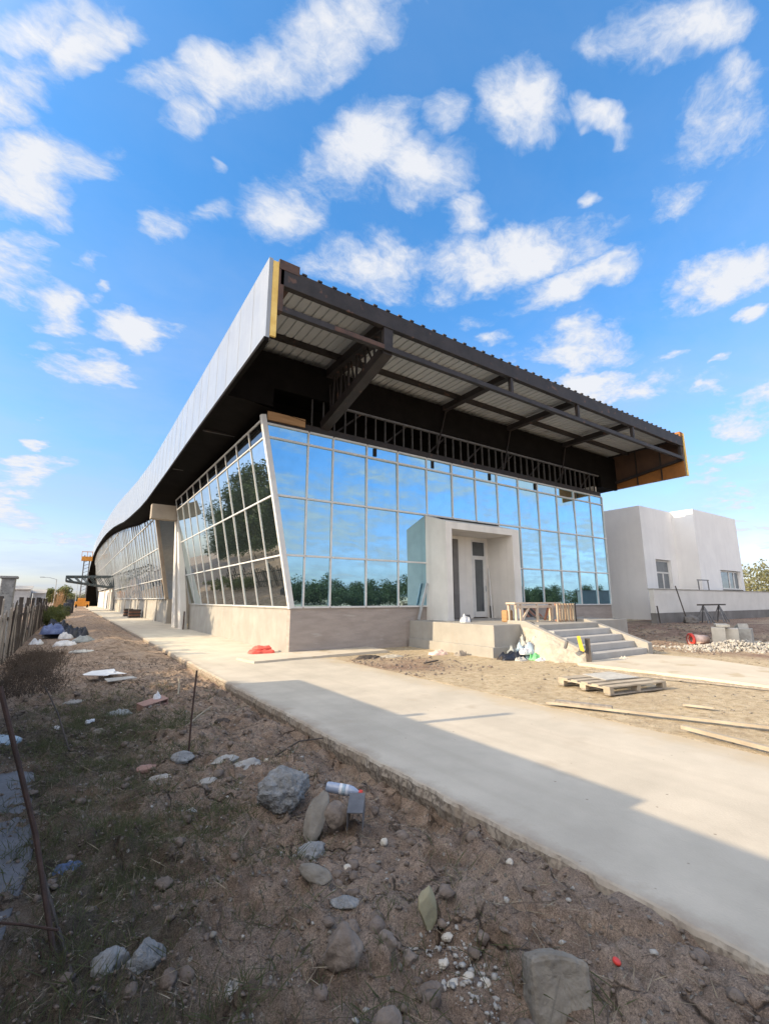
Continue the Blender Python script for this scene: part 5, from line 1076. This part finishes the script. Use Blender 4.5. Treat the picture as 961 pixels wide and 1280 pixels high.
# planks
def plank(p, q, w_, h, mat, label, z=.0):
    m = MB().bar((p[0], p[1], z + h / 2 + .012), (q[0], q[1], z + h / 2 + .012), w_, h); tag(m.build('plank', mat, loc=(p[0], p[1], z)), label, 'plank')
plank((.72, -8.85), (1.95, -11.55), .055, .035, 'wood_light', 'long pale plank lying along the sandy ground past the pallet')
plank((.82, -8.95), (1.15, -9.7), .13, .06, 'wood_grey', 'short grey plank under the near end of the long pale plank')
plank((.95, -10.75), (.70, -12.1), .075, .045, 'wood_light', 'thick pale board nearest the walk at the right edge')
plank((2.38, -10.15), (2.52, -10.52), .06, .03, 'wood_light', 'tiny pale offcut between the long plank and the path')
plank((4.5, -7.3), (5.1, -10.6), .05, .025, 'wood_grey', 'thin lath along the left edge of the path')
# table of rough timber on the platform
tb = thing('work_table', 'rough timber trestle table standing on the entrance platform', 'table', (7.9, -3.3, .9))
MB().box(6.55, 9.05, -3.42, -3.02, 1.50, 1.56).build('tabletop', 'wood_table', tb)
MB().box(6.6, 9.0, -3.40, -3.35, 1.37, 1.46).build('rail', 'wood_table', tb)
for x in (6.62, 6.86, 7.72, 8.55, 8.85):
    MB().box(x, x + .07, -3.41, -3.34, .9, 1.50).build('leg', 'wood_table', tb)
for x in (6.62, 8.85): MB().box(x, x + .07, -3.10, -3.03, .9, 1.50).build('leg', 'wood_table', tb)
MB().bar((6.95, -3.37, .95), (7.35, -3.37, 1.44), .06).build('brace', 'wood_table', tb); MB().bar((8.15, -3.37, .95), (8.42, -3.37, 1.44), .06).build('brace', 'wood_red', tb)
cr = thing('timber_crate', 'slatted timber frame of upright battens beside the trestle table', 'crate', (8.55, -3.9, .9))
for k in range(7):
    x = 8.02 + k * .155; MB().box(x, x + .06, -4.0, -3.95, .9, 1.52).build('batten', 'wood_pale' if k % 2 else 'wood_light', cr)
for z in (.93, 1.46): MB().box(8.0, 9.04, -3.945, -3.90, z, z + .06).build('rail', 'wood_red', cr)
MB().box(9.04, 9.09, -4.0, -3.5, .9, 1.52).build('side_board', 'wood_dark', cr)
for i in range(6):
    x = 10.6 + i * .22; m = MB(); m.prism([(x, -.55, .9), (x + .13, -.55, .9), (x + .05, -.06, 1.36), (x - .08, -.06, 1.36)], (0, .03, .0))
    tag(m.build('leaning_board', 'wood_red' if i % 2 else 'wood_dark', loc=(x, -.5, .9)), 'rough board in the row leaning under the right glass beyond the table', 'board', 'boards leaning under the glass')
m = MB(); m.box(6.55, 6.88, -3.05, -2.8, .902, 1.30); o = m.build('carton', 'ply', loc=(6.7, -2.9, .9), bevel=.04); tag(o, 'small brown box on the platform left of the trestle table', 'box')
crumple('rag_bundle', 'black and white bundle on the platform edge before the door', 'bundle', 5.42, -2.2, .34, .3, .30, 'bag_white', 45, z=.9); crumple('rag_bundle', 'dark cloth behind the white bundle on the platform', 'bundle', 5.68, -2.0, .3, .3, .34, 'bag_dark', 46, z=.9)
crumple('dark_rag', 'brown rag hanging over the front edge of the platform', 'rag', 6.35, -4.0, .7, .35, .10, 'wood_dark', 47, z=.9)
m = MB(); m.bar((5.05, -.12, .92), (5.46, -.16, 2.28), .10, .045, (0, 1, 0)); tag(m.build('aluminium_profile', 'galv', loc=(5.05, -.12, .9)), 'aluminium window profile leaning against the glass beside the porch', 'profile')
m = MB().tube([(9.10, -.05, .9), (9.2, .16, 3.0)], .035, 8); tag(m.build('white_pipe', 'white_metal', loc=(9.1, -.05, .9)), 'white pipe standing inside the porch right of the door', 'pipe')
rock('white_lump', 'small white lump on the platform right of the stair', 10.6, -3.6, .3, .28, .26, 'block_white', 48, cat='lump')
m = MB(); m.bar((9.5, -2.6, .93), (10.7, -1.0, .93), .14, .06); tag(m.build('plank', 'wood_light', loc=(9.5, -2.6, .9)), 'pale plank lying on the platform right of the table', 'plank')
# right side: sawhorse, blocks, bucket, rubble
sh = thing('trestle', 'tall dark trestle with two splayed legs and a plank top by the low wall', 'trestle', (21.5, -3.3, .3))
MB().box(20.7, 23.6, -3.45, -3.20, 1.36, 1.43).build('top_plank', 'wood_dark', sh)
for x in (21.1, 23.0):
    for sx_ in (-.35, .0, .35):
        for sy_ in (-.28, .28): 
            if sx_ == 0 and sy_ > 0: continue
            MB().bar((x, -3.33, 1.36), (x + sx_, -3.33 + sy_, hz(x + sx_, -3.33 + sy_) - .01), .045).build('leg', 'steel_grey', sh)
    MB().bar((x - .2, -3.36, .85), (x + .2, -3.36, .85), .04).build('cross_bar', 'steel_grey', sh)
MB().bar((20.95, -3.5, .5), (22.9, -3.2, .42), .05).build('stretcher', 'steel_grey', sh)
st2 = thing('small_trestle', 'thin metal trestle standing behind the low wall by the right window', 'trestle', (25.9, -1.7, .4))
MB().bar((25.2, -1.6, 2.83), (26.75, -1.6, 2.83), .06).build('top_bar', 'steel_grey', st2)
for x, s in ((25.3, .12), (26.65, .12)): MB().bar((x, -1.6, 2.83), (x + s, -1.6, hz(x, -1.6)), .05).build('leg', 'steel_grey', st2)
m = MB().tube([(19.66, -2.75, 2.34), (19.98, -2.8, 1.45), (20.29, -2.85, .55)], .03, 6); tag(m.build('pole', 'wood_dark', loc=(20.3, -2.8, .5)), 'thin pole leaning on the low wall left of the tall trestle', 'pole')
rock('rubble_heap', 'dark heap of rags and rubble at the foot of the leaning pole', 20.4, -3.0, .9, .6, .5, 'render_dark', 50, cat='heap', rough=.35)
m = MB().bar((18.55, -2.35, .4), (18.5, -2.3, 1.35), .05); tag(m.build('steel_post', 'wood_dark', loc=(18.5, -2.3, .4)), 'short dark post at the left end of the low wall', 'post')
blk = [(14.15, -6.42, .0, .60, .42, .66, .0), (14.72, -6.60, .0, .55, .45, .62, .05), (14.55, -6.40, .665, .9, .42, .10, .1), (15.55, -6.75, .0, .35, .5, .60, -.25), (15.95, -6.6, .0, .55, .34, .70, .3)]
labs = ['pale square block at the left end of the row of white blocks', 'second pale block in the middle of the white block row', 'thin pale slab lying on top of the two left blocks', 'grey sided block standing at the right of the block row', 'tilted grey slab leaning at the right end of the block row']
for i, ((x, y, z, a, b_, c, r_), lab) in enumerate(zip(blk, labs)):
    m = MB().box(-a / 2, a / 2, -b_ / 2, b_ / 2, 0, c); o = m.build('building_block' if i != 2 else 'stone_slab', 'block_white' if i < 3 else 'stone_pale', bevel=.02)
    o.location = (x, y, max(0, hz(x, y)) * (1 if z < .1 else 1) + z - .01); o.rotation_euler = (0, .35 if i == 4 else 0, r_ + .35); tag(o, lab, 'block')
bk_ = thing('bucket', 'red rimmed pink bucket lying on its side left of the white blocks', 'bucket', (14.0, -5.9, .05))
bz = hz(14.1, -5.85) + .19
def lx_(prof, n=22):
    ax = Vector((.80, -.60, 0)); a = Vector((0, 0, 1)); c = ax.cross(a); V = []; F = []
    for r_, l in prof:
        for k in range(n): t_ = 6.28318 * k / n; V.append(Vector((13.75, -5.62, bz)) + ax * l + (a * math.cos(t_) + c * math.sin(t_)) * r_)
    for i in range(len(prof) - 1):
        for k in range(n): F.append((i * n + k, i * n + (k + 1) % n, (i + 1) * n + (k + 1) % n, (i + 1) * n + k))
    return MB().add(V, F)
lx_([(.19, .02), (.20, .0), (.15, .62), (.0, .63), (.0, .62), (.14, .60), (.185, .03)]).build('body', 'pink_plastic', bk_, smooth=True)
lx_([(.19, -.03), (.23, -.02), (.235, .05), (.20, .06), (.14, .03), (.10, .02), (.10, .03)]).build('rim', 'red_plastic', bk_, smooth=True)
rg2 = random.Random(8)
rn = np.random.default_rng(8); N_ = 2600; ra, rb = rn.normal(size=N_) * .95, rn.normal(size=N_) * .55
rx, ry = 13.55 + ra * .8 + rb * .55, -7.35 - ra * .62 + rb * .6; rs_ = .010 + .055 * rn.random(N_) ** 3; rh = .30 * np.exp(-(ra / 1.2) ** 2 - (rb / .7) ** 2) * rn.random(N_)
rv = IV[None] * (1 + .28 * rn.normal(size=(N_, len(IV), 1))) * rs_[:, None, None] + np.stack([rx, ry, height(rx, ry) + rh + rs_ * .3], -1)[:, None, :]
mb = MB(); mb.add([tuple(p) for p in rv.reshape(-1, 3)], [tuple(i + k * len(IV) for i in f) for k in range(N_) for f in IF]); o = struct(mb.build('rubble', 'stone_pale', loc=(13.5, -7.3, 0)), 'stuff'); o['label'] = 'pale broken rubble spilled in front of the white blocks'
# ---------------------------------------------------------------- far left
for i, (x, y, lab) in enumerate(((-.75, 40.2, 'dark crate farther along the side wall'), (-.65, 35.6, 'nearer dark crate against the foot of the side wall'))):
    o = thing('wooden_crate', lab, 'crate', (x, y, 0)); s = .8 + .2 * i
    for z in (.0, .28, .56): MB().box(x - s / 2, x + s / 2, y - .5, y + .5, z, z + .2).build('slat', 'wood_dark', o)
    MB().box(x - s / 2 + .05, x + s / 2 - .05, y - .45, y + .45, .02, .74).build('inside', 'wood_red', o)
lf = thing('mast_lift', 'orange mast lift with a raised work basket at the far end of the hall', 'lift', (-3.6, 105, 0))
MB().box(-4.9, -2.3, 104, 106.4, .25, 1.3).build('chassis', 'machine_orange', lf, bevel=.08); MB().box(-4.4, -3.0, 104.3, 106, 1.3, 2.0).build('engine_cover', 'machine_orange', lf, bevel=.1)
for x in (-4.6, -2.6):
    for y in (104.2, 106.2): MB().lathe([(.34, -.14), (.38, -.1), (.38, .1), (.34, .14)], (x, y, .36), 14, 'x').build('wheel', 'soffit_black', lf)
m = MB()
for x in (-4.15, -3.15): m.bar((x, 105, 1.9), (x, 105, 11.2), .22)
for k in range(12): m.bar((-4.15, 105, 2 + k * .77), (-3.15, 105, 2.5 + k * .77), .09)
m.build('mast', 'steel_grey', lf)
m = MB(); m.box(-4.7, -2.7, 104.2, 105.8, 10.0, 10.9)
m.build('basket', 'machine_orange', lf)
m = MB()
for x in (-4.7, -3.7, -2.75): m.bar((x, 104.25, 10.9), (x, 104.25, 12.0), .07); m.bar((x, 105.75, 10.9), (x, 105.75, 12.0), .07)
m.bar((-4.7, 104.25, 12), (-2.7, 104.25, 12), .07); m.bar((-4.7, 105.75, 12), (-2.7, 105.75, 12), .07)
m.build('guard_rail', 'machine_orange', lf)
for i, (x, y, h, lab) in enumerate(((-5.7, 60, 1.75, 'dark upright drum standing far along the left edge'), (-5.95, 52, 1.35, 'shorter dark drum in front of the tall one'))):
    m = MB().lathe([(.40, 0), (.42, .05), (.42, h * .33), (.44, h * .35), (.42, h * .37), (.42, h * .66), (.44, h * .68), (.42, h * .7), (.42, h - .05), (.40, h)], (x, y, -.08), 18); tag(m.build('drum', 'bag_dark', loc=(x, y, -.08), smooth=True), lab, 'drum')
for i, (x, y, lab) in enumerate(((-4.5, 144, 'far lamp post rising behind the lattice canopy'), (-8.4, 98, 'thin lamp post beyond the fence left of the canopy'))):
    o = thing('lamp_post', lab, 'lamp post', (x, y, 0)); h = 7.6 - 2 * i
    MB().tube([(x, y, -.1), (x, y, h)], .10, 8, .06).build('post', 'galv', o); MB().tube([(x, y, h), (x - 1.2, y, h + .35), (x - 2.0, y, h + .4)], .05, 6).build('arm', 'galv', o); MB().box(x - 2.7, x - 2.0, y - .15, y + .15, h + .33, h + .47).build('lamp_head', 'galv', o)
for i, (x0, x1, y, h, lab) in enumerate(((-24, -13.6, 120, 3.9, 'long pale shed far beyond the paling fence'), (-13.2, -11.0, 124, 3.1, 'small pale shed right of the long one beyond the fence'))):
    o = thing('far_shed', lab, 'shed', ((x0 + x1) / 2, y, 0)); MB().box(x0, x1, y, y + 8, -.2, h).build('walls', 'shed_pale', o)
    MB().prism([(x0 - .3, y - .3, h), (x1 + .3, y - .3, h), (x1 + .3, y + 4, h + .9), (x0 - .3, y + 4, h + .9)], (0, 0, .12)).build('roof', 'stone_pale', o)
    k = x0 + .8
    while k + 1.0 < x1: MB().box(k, k + .8, y - .03, y - .005, 1.0, 2.2).build('window', 'glass_dark', o); k += 2.6
for ob in bpy.data.objects:
    if '_o' in ob: del ob['_o']
